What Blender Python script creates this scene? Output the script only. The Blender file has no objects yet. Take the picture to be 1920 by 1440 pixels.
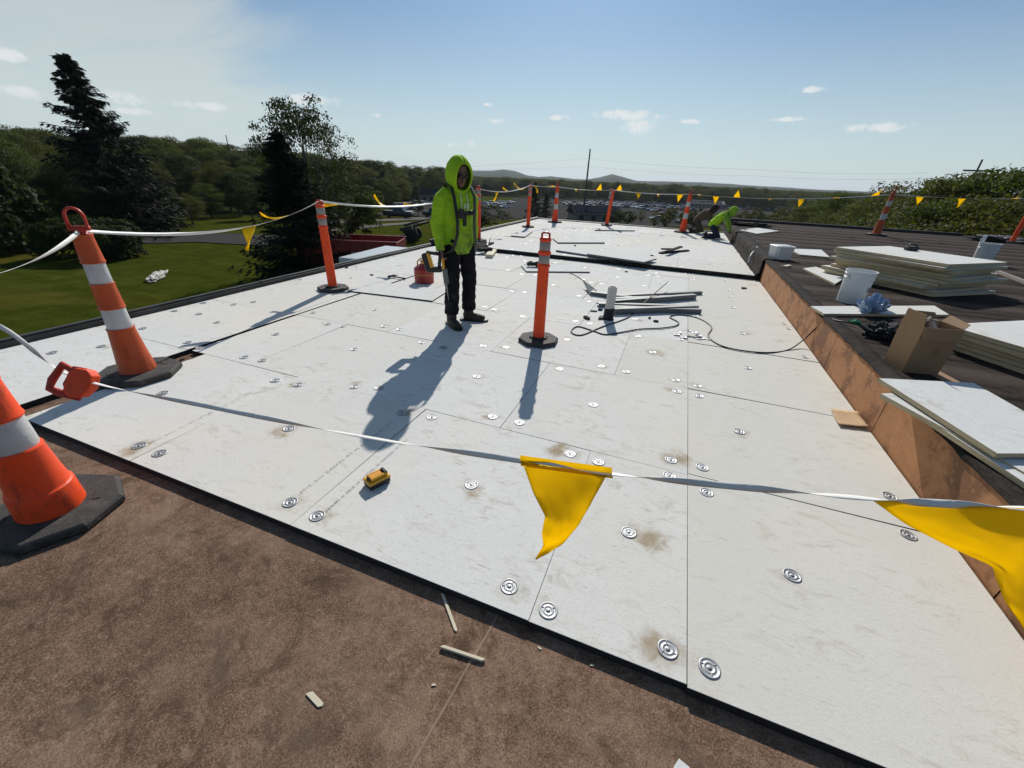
import bpy, bmesh, math, random
import numpy as np
from mathutils import Vector, Matrix, noise as mnoise
R = math.radians
random.seed(7); rng = np.random.default_rng(7)
S = bpy.context.scene
COL = S.collection

# ------------------------------------------------------------------ camera
FPX, CX, CY, CAMH = 760.0, 960.0, 720.0, 1.545
def _cam_axes(hy=332.0, nad=(865.0, 2869.0), yaw=20.2):
    roll = math.atan2(-(nad[0]-CX), nad[1]-CY)
    p = math.atan((CY-hy)*math.cos(roll)/FPX)
    dn = np.array([-math.sin(roll)*math.cos(p), math.cos(roll)*math.cos(p), math.sin(p)]); dn /= np.linalg.norm(dn)
    fw = np.array([0, 0, 1.0]); fw = fw-dn*fw.dot(dn); fw /= np.linalg.norm(fw)
    A = np.array([np.cross(dn, fw), fw, -dn]); a = R(yaw)
    return np.array([[math.cos(a), -math.sin(a), 0], [math.sin(a), math.cos(a), 0], [0, 0, 1]]) @ A
RW = _cam_axes(); CAMP = np.array([0, 0, CAMH])
cd = bpy.data.cameras.new('camera'); cam = bpy.data.objects.new('camera', cd); COL.objects.link(cam)
M = Matrix.Identity(4)
for i in range(3):
    M[i][0] = RW[i, 0]; M[i][1] = -RW[i, 1]; M[i][2] = -RW[i, 2]; M[i][3] = CAMP[i]
cam.matrix_world = M
cd.sensor_fit = 'HORIZONTAL'; cd.sensor_width = 36; cd.lens = FPX/1920*36; cd.clip_start = .05; cd.clip_end = 30000
S.camera = cam
S.render.resolution_x, S.render.resolution_y = 1024, 768

def ray(x, y): return RW @ np.array([(x-CX)/FPX, (y-CY)/FPX, 1.0])
def G(x, y, z=0.0):
    v = ray(x, y); t = (z-CAMH)/v[2]; return Vector((v[0]*t, v[1]*t, z))
def D(x, y, d): return Vector(CAMP+ray(x, y)*d)
def px(P):
    c = RW.T @ (np.array(P, float)-CAMP); return CX+FPX*c[0]/c[2], CY+FPX*c[1]/c[2]
def z_at(x, y, ytop):
    c0 = RW.T @ (np.array([x, y, 0.])-CAMP); cz = RW.T @ np.array([0, 0, 1.0]); k = (ytop-CY)/FPX
    return float((k*c0[2]-c0[1])/(cz[1]-k*cz[2]))
def azel(x, y):
    v = ray(x, y); return math.atan2(v[1], v[0]), math.atan2(v[2], math.hypot(v[0], v[1]))

# ------------------------------------------------------------------ sky, sun, exposure
SUN_AZ, SUN_EL = R(104.5), R(35)
SUN_DIR = Vector((math.cos(SUN_AZ)*math.cos(SUN_EL), math.sin(SUN_AZ)*math.cos(SUN_EL), math.sin(SUN_EL)))
SKY_STRENGTH, SUN_STRENGTH = 0.05, 4.7
S.view_settings.view_transform = 'Standard'; S.view_settings.look = 'None'
S.view_settings.exposure = 0.0; S.view_settings.gamma = 1.0; S.view_settings.use_curve_mapping = False
S.cycles.use_denoising = True
S.cycles.max_bounces = 6; S.cycles.diffuse_bounces = 3; S.cycles.transparent_max_bounces = 8; S.cycles.volume_bounces = 0

W = bpy.data.worlds.new('World'); S.world = W; W.use_nodes = True
nt = W.node_tree; nt.nodes.clear()
def nd(nt, t, **k):
    n = nt.nodes.new(t)
    for a, b in k.items():
        if a == 'inp':
            for i, v in b.items(): n.inputs[i].default_value = v
        else: setattr(n, a, b)
    return n
def mth(nt, op, a, b=None, c=None, clamp=False):
    n = nt.nodes.new('ShaderNodeMath'); n.operation = op; n.use_clamp = clamp
    for i, v in enumerate((a, b, c)):
        if v is None: continue
        if isinstance(v, (int, float)): n.inputs[i].default_value = v
        else: nt.links.new(v, n.inputs[i])
    return n.outputs[0]
def build_world():
    L = nt.links.new
    out = nd(nt, 'ShaderNodeOutputWorld'); bg = nd(nt, 'ShaderNodeBackground'); bg.inputs[1].default_value = SKY_STRENGTH
    sky = nd(nt, 'ShaderNodeTexSky', sky_type='NISHITA', sun_disc=False, sun_elevation=SUN_EL, sun_rotation=R(90)-SUN_AZ,
             altitude=200, air_density=1.0, dust_density=0.6, ozone_density=1.6)
    tc = nd(nt, 'ShaderNodeTexCoord'); sep = nd(nt, 'ShaderNodeSeparateXYZ'); L(tc.outputs['Generated'], sep.inputs[0])
    x, y, z = sep.outputs
    zc = mth(nt, 'MAXIMUM', z, 0.02)
    hz = mth(nt, 'SQRT', mth(nt, 'ADD', mth(nt, 'MULTIPLY', x, x), mth(nt, 'MULTIPLY', y, y)))
    az = mth(nt, 'ARCTAN2', y, x); el = mth(nt, 'ARCTAN2', z, hz)
    # high thin cloud: noise on a flat layer
    k = mth(nt, 'ADD', zc, 0.10)
    comb = nd(nt, 'ShaderNodeCombineXYZ'); L(mth(nt, 'DIVIDE', x, k), comb.inputs[0]); L(mth(nt, 'DIVIDE', y, k), comb.inputs[1])
    mp = nd(nt, 'ShaderNodeMapping'); mp.inputs['Rotation'].default_value = (0, 0, R(-25)); mp.inputs['Scale'].default_value = (.55, 1.25, 1)
    L(comb.outputs[0], mp.inputs[0])
    n1 = nd(nt, 'ShaderNodeTexNoise', inp={'Scale': 1.5, 'Detail': 7, 'Roughness': .60, 'Distortion': .7}); L(mp.outputs[0], n1.inputs['Vector'])
    # wide bank of cirrus in the west part of the sky (an azimuth range), thinner veil elsewhere
    west = nd(nt, 'ShaderNodeMapRange', interpolation_type='SMOOTHSTEP'); L(mth(nt, 'ADD', az, mth(nt, 'MULTIPLY', el, -.35)), west.inputs[0])
    west.inputs[1].default_value = R(124); west.inputs[2].default_value = R(143)
    cov = mth(nt, 'ADD', n1.outputs[0], mth(nt, 'MULTIPLY', west.outputs[0], .58))
    cir = nd(nt, 'ShaderNodeMapRange', interpolation_type='SMOOTHSTEP'); L(cov, cir.inputs[0])
    cir.inputs[1].default_value = .60; cir.inputs[2].default_value = 1.10
    lowv = nd(nt, 'ShaderNodeMapRange', interpolation_type='SMOOTHSTEP'); L(el, lowv.inputs[0])
    lowv.inputs[1].default_value = R(19); lowv.inputs[2].default_value = R(-3)
    veil = mth(nt, 'MULTIPLY', lowv.outputs[0], .85)
    a1 = mth(nt, 'MULTIPLY', cir.outputs[0], .88)
    # small cumulus puffs: blobs in azimuth/elevation broken by noise
    puffs = [(1175, 216, 75, 13), (1200, 238, 40, 18), (345, 195, 36, 11), (405, 201, 34, 10), (585, 188, 56, 14), (1050, 221, 24, 6),
             (935, 227, 24, 6), (1292, 228, 28, 6), (28, 173, 62, 16), (232, 184, 52, 16), (255, 209, 44, 8), (852, 271, 18, 6), (885, 269, 8, 7),
             (1520, 168, 44, 8), (1480, 224, 40, 6), (915, 196, 12, 4), (705, 216, 16, 6), (1640, 240, 90, 12), (18, 104, 40, 14)]
    nz = nd(nt, 'ShaderNodeTexNoise', inp={'Scale': 38.0, 'Detail': 5, 'Roughness': .66}); L(tc.outputs['Generated'], nz.inputs['Vector'])
    nzz = mth(nt, 'MULTIPLY', mth(nt, 'SUBTRACT', nz.outputs[0], .5), 4.2)
    acc = None; top = None
    for (u, v, ru, rv) in puffs:
        a0, e0 = azel(u, v); a_, _ = azel(u+ru, v); _, e_ = azel(u, v-rv)
        da = mth(nt, 'DIVIDE', mth(nt, 'SUBTRACT', az, a0), abs(a_-a0)); de = mth(nt, 'DIVIDE', mth(nt, 'SUBTRACT', el, e0), abs(e_-e0))
        g = mth(nt, 'SUBTRACT', 1.0, mth(nt, 'ADD', mth(nt, 'MULTIPLY', da, da), mth(nt, 'MULTIPLY', de, de)))
        acc = g if acc is None else mth(nt, 'MAXIMUM', acc, g)
    pf = nd(nt, 'ShaderNodeMapRange', interpolation_type='SMOOTHSTEP'); L(mth(nt, 'ADD', acc, nzz), pf.inputs[0])
    pf.inputs[1].default_value = .0; pf.inputs[2].default_value = 1.2
    gate = nd(nt, 'ShaderNodeMapRange', interpolation_type='SMOOTHSTEP'); L(acc, gate.inputs[0]); gate.inputs[1].default_value = -.6; gate.inputs[2].default_value = .5
    a2 = mth(nt, 'MULTIPLY', mth(nt, 'MULTIPLY', pf.outputs[0], gate.outputs[0]), .95)
    m1 = nd(nt, 'ShaderNodeMix', data_type='RGBA'); L(a1, m1.inputs[0]); tint = nd(nt, 'ShaderNodeMix', data_type='RGBA', blend_type='MULTIPLY'); tint.inputs[0].default_value = 1; L(sky.outputs[0], tint.inputs[6]); tint.inputs[7].default_value = (.80, 1.10, 1.36, 1); even = nd(nt, 'ShaderNodeMix', data_type='RGBA'); even.inputs[0].default_value = .12; L(tint.outputs[2], even.inputs[6]); even.inputs[7].default_value = (6.4, 10.9, 16.2, 1); L(even.outputs[2], m1.inputs[6]); m1.inputs[7].default_value = (10.2, 11.5, 12.0, 1)
    mv = nd(nt, 'ShaderNodeMix', data_type='RGBA'); L(veil, mv.inputs[0]); L(m1.outputs[2], mv.inputs[6]); mv.inputs[7].default_value = (12.9, 15.2, 14.7, 1)
    m2 = nd(nt, 'ShaderNodeMix', data_type='RGBA'); L(a2, m2.inputs[0]); L(mv.outputs[2], m2.inputs[6]); m2.inputs[7].default_value = (15.5, 16.2, 16.4, 1)
    L(m2.outputs[2], bg.inputs[0]); L(bg.outputs[0], out.inputs[0])
build_world()
sd = bpy.data.lights.new('sun', 'SUN'); sd.energy = SUN_STRENGTH; sd.angle = R(.53); sd.color = (1, .955, .89)
sun = bpy.data.objects.new('sun', sd); COL.objects.link(sun); sun.rotation_euler = (-SUN_DIR).to_track_quat('-Z', 'Y').to_euler()

# ------------------------------------------------------------------ helpers
def thing(name, label, cat, loc=(0, 0, 0), rz=0, group=None):
    o = bpy.data.objects.new(name, None); COL.objects.link(o); o.location = loc; o.rotation_euler = (0, 0, rz); o.empty_display_size = .1
    return tag(o, label, cat, group)
def tag(o, label=None, cat=None, group=None, kind=None):
    if label: o['label'] = label
    if cat: o['category'] = cat
    if group: o['group'] = group
    if kind: o['kind'] = kind
    return o
def copy_tree(o, parent=None):
    c = o.copy(); COL.objects.link(c); c.parent = parent
    for ch in o.children: copy_tree(ch, c)
    return c
class MB:
    def __init__(s): s.v = []; s.f = []; s.mi = []; s.m = 0
    def add(s, vs, fs):
        n = len(s.v); s.v += [tuple(v) for v in vs]; s.f += [tuple(i+n for i in f) for f in fs]; s.mi += [s.m]*len(fs); return s
    def box(s, c, d, rz=0, rot=None):
        M_ = rot if rot is not None else Matrix.Rotation(rz, 3, 'Z')
        vs = [Vector(c)+M_ @ Vector((x*d[0]/2, y*d[1]/2, z*d[2]/2)) for z in (-1, 1) for x, y in ((-1, -1), (1, -1), (1, 1), (-1, 1))]
        return s.add(vs, [(3, 2, 1, 0), (4, 5, 6, 7), (0, 1, 5, 4), (1, 2, 6, 5), (2, 3, 7, 6), (3, 0, 4, 7)])
    def prism(s, pts, z0, z1):
        n = len(pts); a = sum(pts[i][0]*pts[(i+1) % n][1]-pts[(i+1) % n][0]*pts[i][1] for i in range(n))
        if a < 0: pts = pts[::-1]
        vs = [(p[0], p[1], z0) for p in pts]+[(p[0], p[1], z1) for p in pts]
        return s.add(vs, [tuple(range(n-1, -1, -1)), tuple(range(n, 2*n))]+[(i, (i+1) % n, n+(i+1) % n, n+i) for i in range(n)])
    def tube(s, path, rad, n=10, side=None, cap=True):
        P = [Vector(p) for p in path]; k = len(P)
        rad = [(r, r) if isinstance(r, (int, float)) else r for r in (rad if isinstance(rad, (list, tuple)) and not (len(rad) == 2 and k != 2 and isinstance(rad[0], (int, float))) else [rad]*k)]
        ref = Vector(side) if side is not None else None; vs = []; prev = None
        for i in range(k):
            t = (P[min(i+1, k-1)]-P[max(i-1, 0)])
            t = t.normalized() if t.length > 1e-9 else Vector((0, 0, 1))
            if ref is not None: a = ref-t*ref.dot(t)
            elif prev is not None: a = prev-t*prev.dot(t)
            else: a = Vector((1, 0, 0)) if abs(t.x) < .8 else Vector((0, 1, 0)); a = a-t*a.dot(t)
            a.normalize(); prev = a; b = t.cross(a)
            for j in range(n):
                w = 2*math.pi*j/n; vs.append(P[i]+a*(math.cos(w)*rad[i][0])+b*(math.sin(w)*rad[i][1]))
        fs = [(i*n+j, i*n+(j+1) % n, (i+1)*n+(j+1) % n, (i+1)*n+j) for i in range(k-1) for j in range(n)]
        if cap: fs += [tuple(range(n-1, -1, -1)), tuple(range((k-1)*n, k*n))]
        return s.add(vs, fs)
    def lathe(s, prof, n=24, c=(0, 0, 0), close=False):
        vs = []
        for r, z in prof:
            for j in range(n):
                w = 2*math.pi*j/n; vs.append((c[0]+r*math.cos(w), c[1]+r*math.sin(w), c[2]+z))
        k = len(prof); fs = [(i*n+j, i*n+(j+1) % n, (i+1)*n+(j+1) % n, (i+1)*n+j) for i in range(k-1) for j in range(n)]
        fs += [tuple(range(n-1, -1, -1)), tuple(range((k-1)*n, k*n))]
        return s.add(vs, fs)
    def grid(s, rows):
        n = len(rows[0]); vs = [p for r in rows for p in r]
        return s.add(vs, [(i*n+j, i*n+j+1, (i+1)*n+j+1, (i+1)*n+j) for i in range(len(rows)-1) for j in range(n-1)])
    def xf(s, M_):
        s.v = [tuple(M_ @ Vector(v)) for v in s.v]; return s
    def mesh(s, name, mats, smooth=False):
        me = bpy.data.meshes.new(name); me.from_pydata(s.v, [], s.f)
        for m in (mats if isinstance(mats, (list, tuple)) else [mats]): me.materials.append(m)
        if isinstance(mats, (list, tuple)): me.polygons.foreach_set('material_index', s.mi)
        if smooth: me.polygons.foreach_set('use_smooth', [True]*len(me.polygons))
        me.update(); return me
    def build(s, name, mats, parent=None, smooth=False, bevel=0, loc=None, solid=0, auto=False):
        me = s.mesh(name, mats, smooth); return put(name, me, parent, bevel, loc, solid, auto)
def put(name, me, parent=None, bevel=0, loc=None, solid=0, auto=False):
    o = bpy.data.objects.new(name, me); COL.objects.link(o)
    if parent is not None: o.parent = parent
    if loc is not None: o.location = loc
    if solid:
        m = o.modifiers.new('solid', 'SOLIDIFY'); m.thickness = solid; m.offset = 0
    if bevel:
        m = o.modifiers.new('bevel', 'BEVEL'); m.width = bevel; m.segments = 2; m.limit_method = 'ANGLE'; m.angle_limit = R(35)
    if auto:
        me.polygons.foreach_set('use_smooth', [True]*len(me.polygons))
        bm = bmesh.new(); bm.from_mesh(me)
        for e in bm.edges:
            if len(e.link_faces) == 2 and e.calc_face_angle(0) > R(35): e.smooth = False
        bm.to_mesh(me); bm.free()
    return o
TMP = bpy.data.scenes.new('tmp')
def eval_mesh(o):
    TMP.collection.objects.link(o)
    with bpy.context.temp_override(scene=TMP, view_layer=TMP.view_layers[0]):
        dg = bpy.context.evaluated_depsgraph_get(); return bpy.data.meshes.new_from_object(o.evaluated_get(dg))
def organic(mb, name, mats, parent=None, voxel=.012, smooth=6, disp=None, crease=None):
    """closed overlapping tubes -> one continuous skin"""
    me = mb.mesh(name+'_src', mats, True); o = bpy.data.objects.new(name+'_src', me)
    r = o.modifiers.new('r', 'REMESH'); r.mode = 'VOXEL'; r.voxel_size = voxel
    m = o.modifiers.new('s', 'SMOOTH'); m.iterations = smooth; m.factor = .5
    me2 = eval_mesh(o); me2.name = name
    bpy.data.objects.remove(o); me2.materials.clear()
    for mm in (mats if isinstance(mats, (list, tuple)) else [mats]): me2.materials.append(mm)
    if disp:
        n_ = len(me2.vertices); co = np.empty(n_*3, 'f'); no = np.empty(n_*3, 'f'); me2.vertices.foreach_get('co', co); me2.vertex_normals.foreach_get('vector', no)
        co = co.reshape(-1, 3); co += no.reshape(-1, 3)*np.array([disp(Vector(c)) for c in co.tolist()], 'f')[:, None]; me2.vertices.foreach_set('co', co.ravel())
    me2.polygons.foreach_set('use_smooth', [True]*len(me2.polygons)); me2.update()
    return put(name, me2, parent)
def text_mesh(body, size, name, mat, parent, M_, extrude=0, spacing=1.0):
    c = bpy.data.curves.new(name, 'FONT'); c.body = body; c.size = size; c.extrude = extrude; c.space_character = spacing; c.align_x = 'LEFT'; c.resolution_u = 2
    o = bpy.data.objects.new(name+'_t', c)
    me = eval_mesh(o); me.name = name
    bpy.data.objects.remove(o); me.transform(M_); me.materials.clear(); me.materials.append(mat)
    return put(name, me, parent)

# ------------------------------------------------------------------ materials
def new_mat(name):
    m = bpy.data.materials.new(name); m.use_nodes = True; t = m.node_tree; b = t.nodes['Principled BSDF']; return m, t, b
def coord(t, scale=(1, 1, 1), obj=True, rot=(0, 0, 0)):
    tc = nd(t, 'ShaderNodeTexCoord'); mp = nd(t, 'ShaderNodeMapping'); mp.inputs['Scale'].default_value = scale; mp.inputs['Rotation'].default_value = rot
    if obj: t.links.new(tc.outputs['Object'], mp.inputs[0])
    else:
        g = nd(t, 'ShaderNodeNewGeometry'); t.links.new(g.outputs['Position'], mp.inputs[0])
    return mp.outputs[0]
def nz(t, vec, scale, detail=4, rough=.55, dist=0):
    n = nd(t, 'ShaderNodeTexNoise', inp={'Scale': scale, 'Detail': detail, 'Roughness': rough, 'Distortion': dist}); t.links.new(vec, n.inputs['Vector']); return n.outputs[0]
def ramp(t, fac, stops):
    r = nd(t, 'ShaderNodeValToRGB'); e = r.color_ramp.elements
    while len(e) < len(stops): e.new(.5)
    for i, (p, c) in enumerate(stops):
        e[i].position = p; e[i].color = (*c, 1) if len(c) == 3 else c
    t.links.new(fac, r.inputs[0]); return r.outputs[0]
def mixc(t, fac, a, b, mode='MIX'):
    n = nd(t, 'ShaderNodeMix', data_type='RGBA', blend_type=mode)
    for i, v in ((0, fac), (6, a), (7, b)):
        if isinstance(v, (int, float)): n.inputs[i].default_value = v
        elif isinstance(v, tuple): n.inputs[i].default_value = (*v, 1) if len(v) == 3 else v
        else: t.links.new(v, n.inputs[i])
    return n.outputs[2]
def bump(t, b, h, strength=.3, dist=.01):
    n = nd(t, 'ShaderNodeBump'); n.inputs['Strength'].default_value = strength; n.inputs['Distance'].default_value = dist
    t.links.new(h, n.inputs['Height']); t.links.new(n.outputs[0], b.inputs['Normal'])
def sm(t, v, a, b): 
    n = nd(t, 'ShaderNodeMapRange', interpolation_type='SMOOTHSTEP'); t.links.new(v, n.inputs[0]); n.inputs[1].default_value = a; n.inputs[2].default_value = b; return n.outputs[0]
def simple(name, c, rough=.6, metal=0, var=.25, scale=8, bmp=0, dirt=None, dirt_amt=.4, obj=True, spec=.5, bscale=60, stretch=(1, 1, 1)):
    m, t, b = new_mat(name); v = coord(t, stretch, obj)
    n = nz(t, v, scale, 5, .6)
    col = mixc(t, n, tuple(x*(1-var) for x in c), tuple(min(1, x*(1+var)) for x in c))
    if dirt:
        col = mixc(t, mth(t, 'MULTIPLY', sm(t, nz(t, v, scale*.6, 6, .65, .3), .5, .72), dirt_amt), col, dirt)
    t.links.new(col, b.inputs['Base Color']); b.inputs['Roughness'].default_value = rough; b.inputs['Metallic'].default_value = metal
    b.inputs['Specular IOR Level'].default_value = spec
    if bmp: bump(t, b, nz(t, v, bscale, 4, .6), bmp)
    return m

def mat_board(name, base, warm=(0, 0, 0), stain=True):
    m, t, b = new_mat(name); v = coord(t, (1, 1, 1), False)
    fib = nz(t, coord(t, (9, 60, 9), False, (0, 0, R(12))), 2.2, 4, .7)
    big = nz(t, v, 1.6, 4, .6, .4); fine = nz(t, v, 95, 2, .6); mid = nz(t, v, 24, 4, .7, .5)
    c = mixc(t, big, tuple(x*.86 for x in base), tuple(x*1.07 for x in base))
    c = mixc(t, mth(t, 'MULTIPLY', sm(t, fib, .50, .76), .34), c, tuple(x*.70 for x in base))
    c = mixc(t, mth(t, 'MULTIPLY', sm(t, mid, .45, .72), .20), c, tuple(x*.76 for x in base))
    c = mixc(t, mth(t, 'MULTIPLY', sm(t, fine, .45, .70), .34), c, tuple(x*.70 for x in base))
    # scuffs and foot dirt
    sc = mth(t, 'MULTIPLY', sm(t, nz(t, coord(t, (1, 2.2, 1), False, (0, 0, R(-35))), 5.5, 6, .72, 1.2), .50, .70), sm(t, big, .38, .60))
    c = mixc(t, mth(t, 'MULTIPLY', sc, .62), c, (.33, .29, .22))
    d2 = mth(t, 'MULTIPLY', sm(t, nz(t, v, 3.1, 6, .74, .9), .56, .70), sm(t, nz(t, v, .8, 2), .46, .60))
    c = mixc(t, mth(t, 'MULTIPLY', d2, .55), c, (.36, .30, .21))
    ln = mth(t, 'MULTIPLY', sm(t, nz(t, coord(t, (3, 30, 3), False, (0, 0, R(40))), 2.3, 2, .5, 2.5), .66, .70), .5)
    c = mixc(t, ln, c, (.25, .23, .21))
    tan = mth(t, 'MULTIPLY', sm(t, nz(t, v, .55, 3, .6), .46, .70), .5)
    c = mixc(t, tan, c, (base[0]*.98, base[1]*.91, base[2]*.80))
    if stain:
        at = nd(t, 'ShaderNodeAttribute', attribute_name='stain'); st = at.outputs['Fac']
        brk = mth(t, 'ADD', st, mth(t, 'MULTIPLY', mth(t, 'SUBTRACT', nz(t, v, 17, 4, .7, .6), .5), 1.3))
        c = mixc(t, mth(t, 'MULTIPLY', mth(t, 'MULTIPLY', sm(t, brk, .20, 1.05), sm(t, st, .01, .22)), .88), c, (.27, .185, .085))
        at2 = nd(t, 'ShaderNodeAttribute', attribute_name='tone')
        c = mixc(t, at2.outputs['Fac'], c, tuple(x*y for x, y in zip(base, (.80, .76, .66))))
    t.links.new(c, b.inputs['Base Color']); b.inputs['Roughness'].default_value = .9; b.inputs['Specular IOR Level'].default_value = .12
    bump(t, b, mth(t, 'ADD', mid, fine), .2, .003)
    return m
M_board = mat_board('board_facer', (.70, .692, .655))
M_board2 = mat_board('board_facer_plain', (.67, .668, .64), stain=False)
M_foam = simple('foam_edge', (.50, .40, .24), .85, var=.3, scale=11, bmp=.3, dirt=(.20, .16, .10), stretch=(1, 1, 6))
M_darkedge = simple('board_edge_dark', (.022, .02, .018), .9, var=.4, scale=20, bmp=.3)
def mat_membrane(name, a, b_, c_, laps=None, scuff=.5):
    m, t, b = new_mat(name); v = coord(t, (1, 1, 1), False)
    n0 = nz(t, v, 1.1, 5, .66, .5); n1 = nz(t, v, 13, 6, .74, .4); n2 = nz(t, v, 170, 3, .7); 
    c = mixc(t, sm(t, n1, .36, .62), a, b_)
    c = mixc(t, mth(t, 'MULTIPLY', sm(t, n0, .42, .66), .7), c, tuple(x*.62 for x in a))
    c = mixc(t, mth(t, 'MULTIPLY', sm(t, n2, .48, .68), .55), c, c_)
    c = mixc(t, mth(t, 'MULTIPLY', sm(t, n2, .47, .30), .70), c, tuple(x*.30 for x in a))
    c = mixc(t, mth(t, 'MULTIPLY', sm(t, nz(t, v, 42, 5, .72, .4), .50, .70), scuff), c, c_)
    c = mixc(t, mth(t, 'MULTIPLY', sm(t, nz(t, v, 4, 6, .76, .5), .50, .66), .70), c, tuple(x*.42 for x in a))
    if not laps: c = mixc(t, mth(t, 'MULTIPLY', sm(t, nz(t, coord(t, (1, 1.6, 1), False, (0, 0, R(20))), 1.7, 6, .68, .7), .48, .68), .26), c, tuple(x*.85 for x in c_))
    if laps:
        g = nd(t, 'ShaderNodeNewGeometry'); sp = nd(t, 'ShaderNodeSeparateXYZ'); t.links.new(g.outputs['Position'], sp.inputs[0])
        wob = mth(t, 'MULTIPLY', mth(t, 'SUBTRACT', nz(t, v, 2.5, 5, .6), .5), .22)
        q = mth(t, 'MODULO', mth(t, 'ADD', mth(t, 'ADD', sp.outputs[1], wob), 50), laps)
        lap = mth(t, 'SUBTRACT', 1, sm(t, q, .02, .10))
        c = mixc(t, mth(t, 'MULTIPLY', lap, .8), c, tuple(x*.22 for x in a))
        lap2 = mth(t, 'SUBTRACT', 1, sm(t, mth(t, 'ABSOLUTE', mth(t, 'SUBTRACT', q, laps*.5)), .02, .22))
        c = mixc(t, mth(t, 'MULTIPLY', lap2, .55), c, c_)
    t.links.new(c, b.inputs['Base Color']); b.inputs['Roughness'].default_value = .95; b.inputs['Specular IOR Level'].default_value = .08
    bump(t, b, mth(t, 'ADD', mth(t, 'MULTIPLY', n1, .6), n2), .5, .004)
    return m
M_brown = mat_membrane('brown_fibre_deck', (.134, .078, .050), (.222, .140, .096), (.37, .265, .188), scuff=.4)
M_upper = mat_membrane('dark_membrane', (.021, .0155, .0125), (.042, .031, .026), (.090, .069, .058), laps=.92)
M_tar = mat_membrane('black_flashing', (.018, .016, .015), (.04, .034, .03), (.09, .08, .07), scuff=.3)
def mat_ply():
    m, t, b = new_mat('plywood_curb'); v = coord(t, (1, 1, 1), False)
    c = mixc(t, nz(t, coord(t, (1, 1, 2), False), 5, 7, .65, .8), (.25, .10, .034), (.50, .235, .095))
    c = mixc(t, mth(t, 'MULTIPLY', sm(t, nz(t, v, 3.2, 6, .7, .6), .46, .62), .75), c, (.125, .048, .020))
    c = mixc(t, mth(t, 'MULTIPLY', sm(t, nz(t, v, 28, 5, .75), .56, .72), .45), c, (.60, .38, .19))
    c = mixc(t, mth(t, 'MULTIPLY', sm(t, nz(t, coord(t, (1, 1, .35), False), 9, 7, .75, .6), .62, .72), .6), c, (.06, .035, .02))
    t.links.new(c, b.inputs['Base Color']); b.inputs['Roughness'].default_value = .8; bump(t, b, nz(t, v, 90, 5, .7), .25, .003); return m
M_ply = mat_ply()
def mat_leaf(name, a, b_, trans=.35):
    m, t, b = new_mat(name); oi = nd(t, 'ShaderNodeObjectInfo'); v = coord(t, (1, 1, 1), False)
    f = mth(t, 'ADD', mth(t, 'MULTIPLY', nz(t, v, .55, 3), .75), mth(t, 'MULTIPLY', oi.outputs['Random'], .3))
    c = mixc(t, f, a, b_); c = mixc(t, mth(t, 'MULTIPLY', nz(t, v, 7, 2), .35), c, tuple(x*.45 for x in a))
    t.links.new(c, b.inputs['Base Color']); b.inputs['Roughness'].default_value = .7; b.inputs['Specular IOR Level'].default_value = .15
    tr = nd(t, 'ShaderNodeBsdfTranslucent'); t.links.new(mixc(t, .5, c, (b_[0]*1.3, b_[1]*1.4, b_[2]*.7)), tr.inputs[0])
    mx = nd(t, 'ShaderNodeMixShader'); mx.inputs[0].default_value = trans; out = t.nodes['Material Output']
    t.links.new(b.outputs[0], mx.inputs[1]); t.links.new(tr.outputs[0], mx.inputs[2]); t.links.new(mx.outputs[0], out.inputs[0]); return m
M_leafA = mat_leaf('leaf_spring_green', (.040, .060, .010), (.095, .115, .020))
M_leafB = mat_leaf('leaf_dark_green', (.018, .029, .010), (.045, .062, .016))
M_leafC = mat_leaf('leaf_olive', (.044, .052, .009), (.105, .102, .020))
M_aspen = mat_leaf('leaf_aspen', (.030, .042, .014), (.06, .075, .024), .22)
M_needle = mat_leaf('spruce_needle', (.008, .013, .008), (.020, .030, .014), .08)
M_bark = simple('bark', (.055, .042, .032), .9, var=.4, scale=6, bmp=.5, stretch=(1, 1, .3))
M_bark2 = simple('bark_pale', (.13, .12, .10), .9, var=.4, scale=6, bmp=.4, stretch=(1, 1, .3))
def mat_plastic(name, c, rough=.45, fade=.25, dirt=(.05, .035, .03)):
    m, t, b = new_mat(name); v = coord(t, (1, 1, 1))
    col = mixc(t, nz(t, v, 5, 5, .6), tuple(x*(1-fade*.6) for x in c), tuple(min(1, x*(1+fade*.4)+.015) for x in c))
    col = mixc(t, mth(t, 'MULTIPLY', sm(t, nz(t, coord(t, (1, 1, .35)), 12, 6, .74, .6), .52, .70), .62), col, dirt)
    t.links.new(col, b.inputs['Base Color']); t.links.new(mth(t, 'ADD', mth(t, 'MULTIPLY', nz(t, v, 20, 4), .25), rough-.1), b.inputs['Roughness'])
    b.inputs['Specular IOR Level'].default_value = .28; bump(t, b, nz(t, v, 35, 4), .06, .004); return m
M_orange = mat_plastic('orange_plastic', (.86, .070, .008), .45)
M_orange2 = mat_plastic('faded_orange_plastic', (.50, .075, .014), .4, .6, (.11, .025, .01))
M_redh = mat_plastic('red_handle_plastic', (.45, .035, .018), .4)
M_refl = simple('reflective_band', (.50, .50, .50), .35, var=.12, scale=6, dirt=(.20, .17, .15), dirt_amt=.9, bmp=.2)
M_reflg = simple('grey_reflective_band', (.30, .27, .25), .35, var=.25, scale=10, dirt=(.12, .08, .06), dirt_amt=.6)
M_rubber = simple('recycled_rubber', (.038, .034, .030), .8, var=.5, scale=18, bmp=.45, dirt=(.11, .10, .085), dirt_amt=.5, bscale=120)
M_black = simple('black_plastic', (.012, .012, .012), .5, var=.3, scale=10)
M_galv = simple('galvanised_steel', (.33, .335, .34), .52, .7, var=.2, scale=30)
M_tape = simple('white_tape', (.72, .71, .66), .4, var=.1, scale=9, dirt=(.4, .38, .33), dirt_amt=.3)
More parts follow.
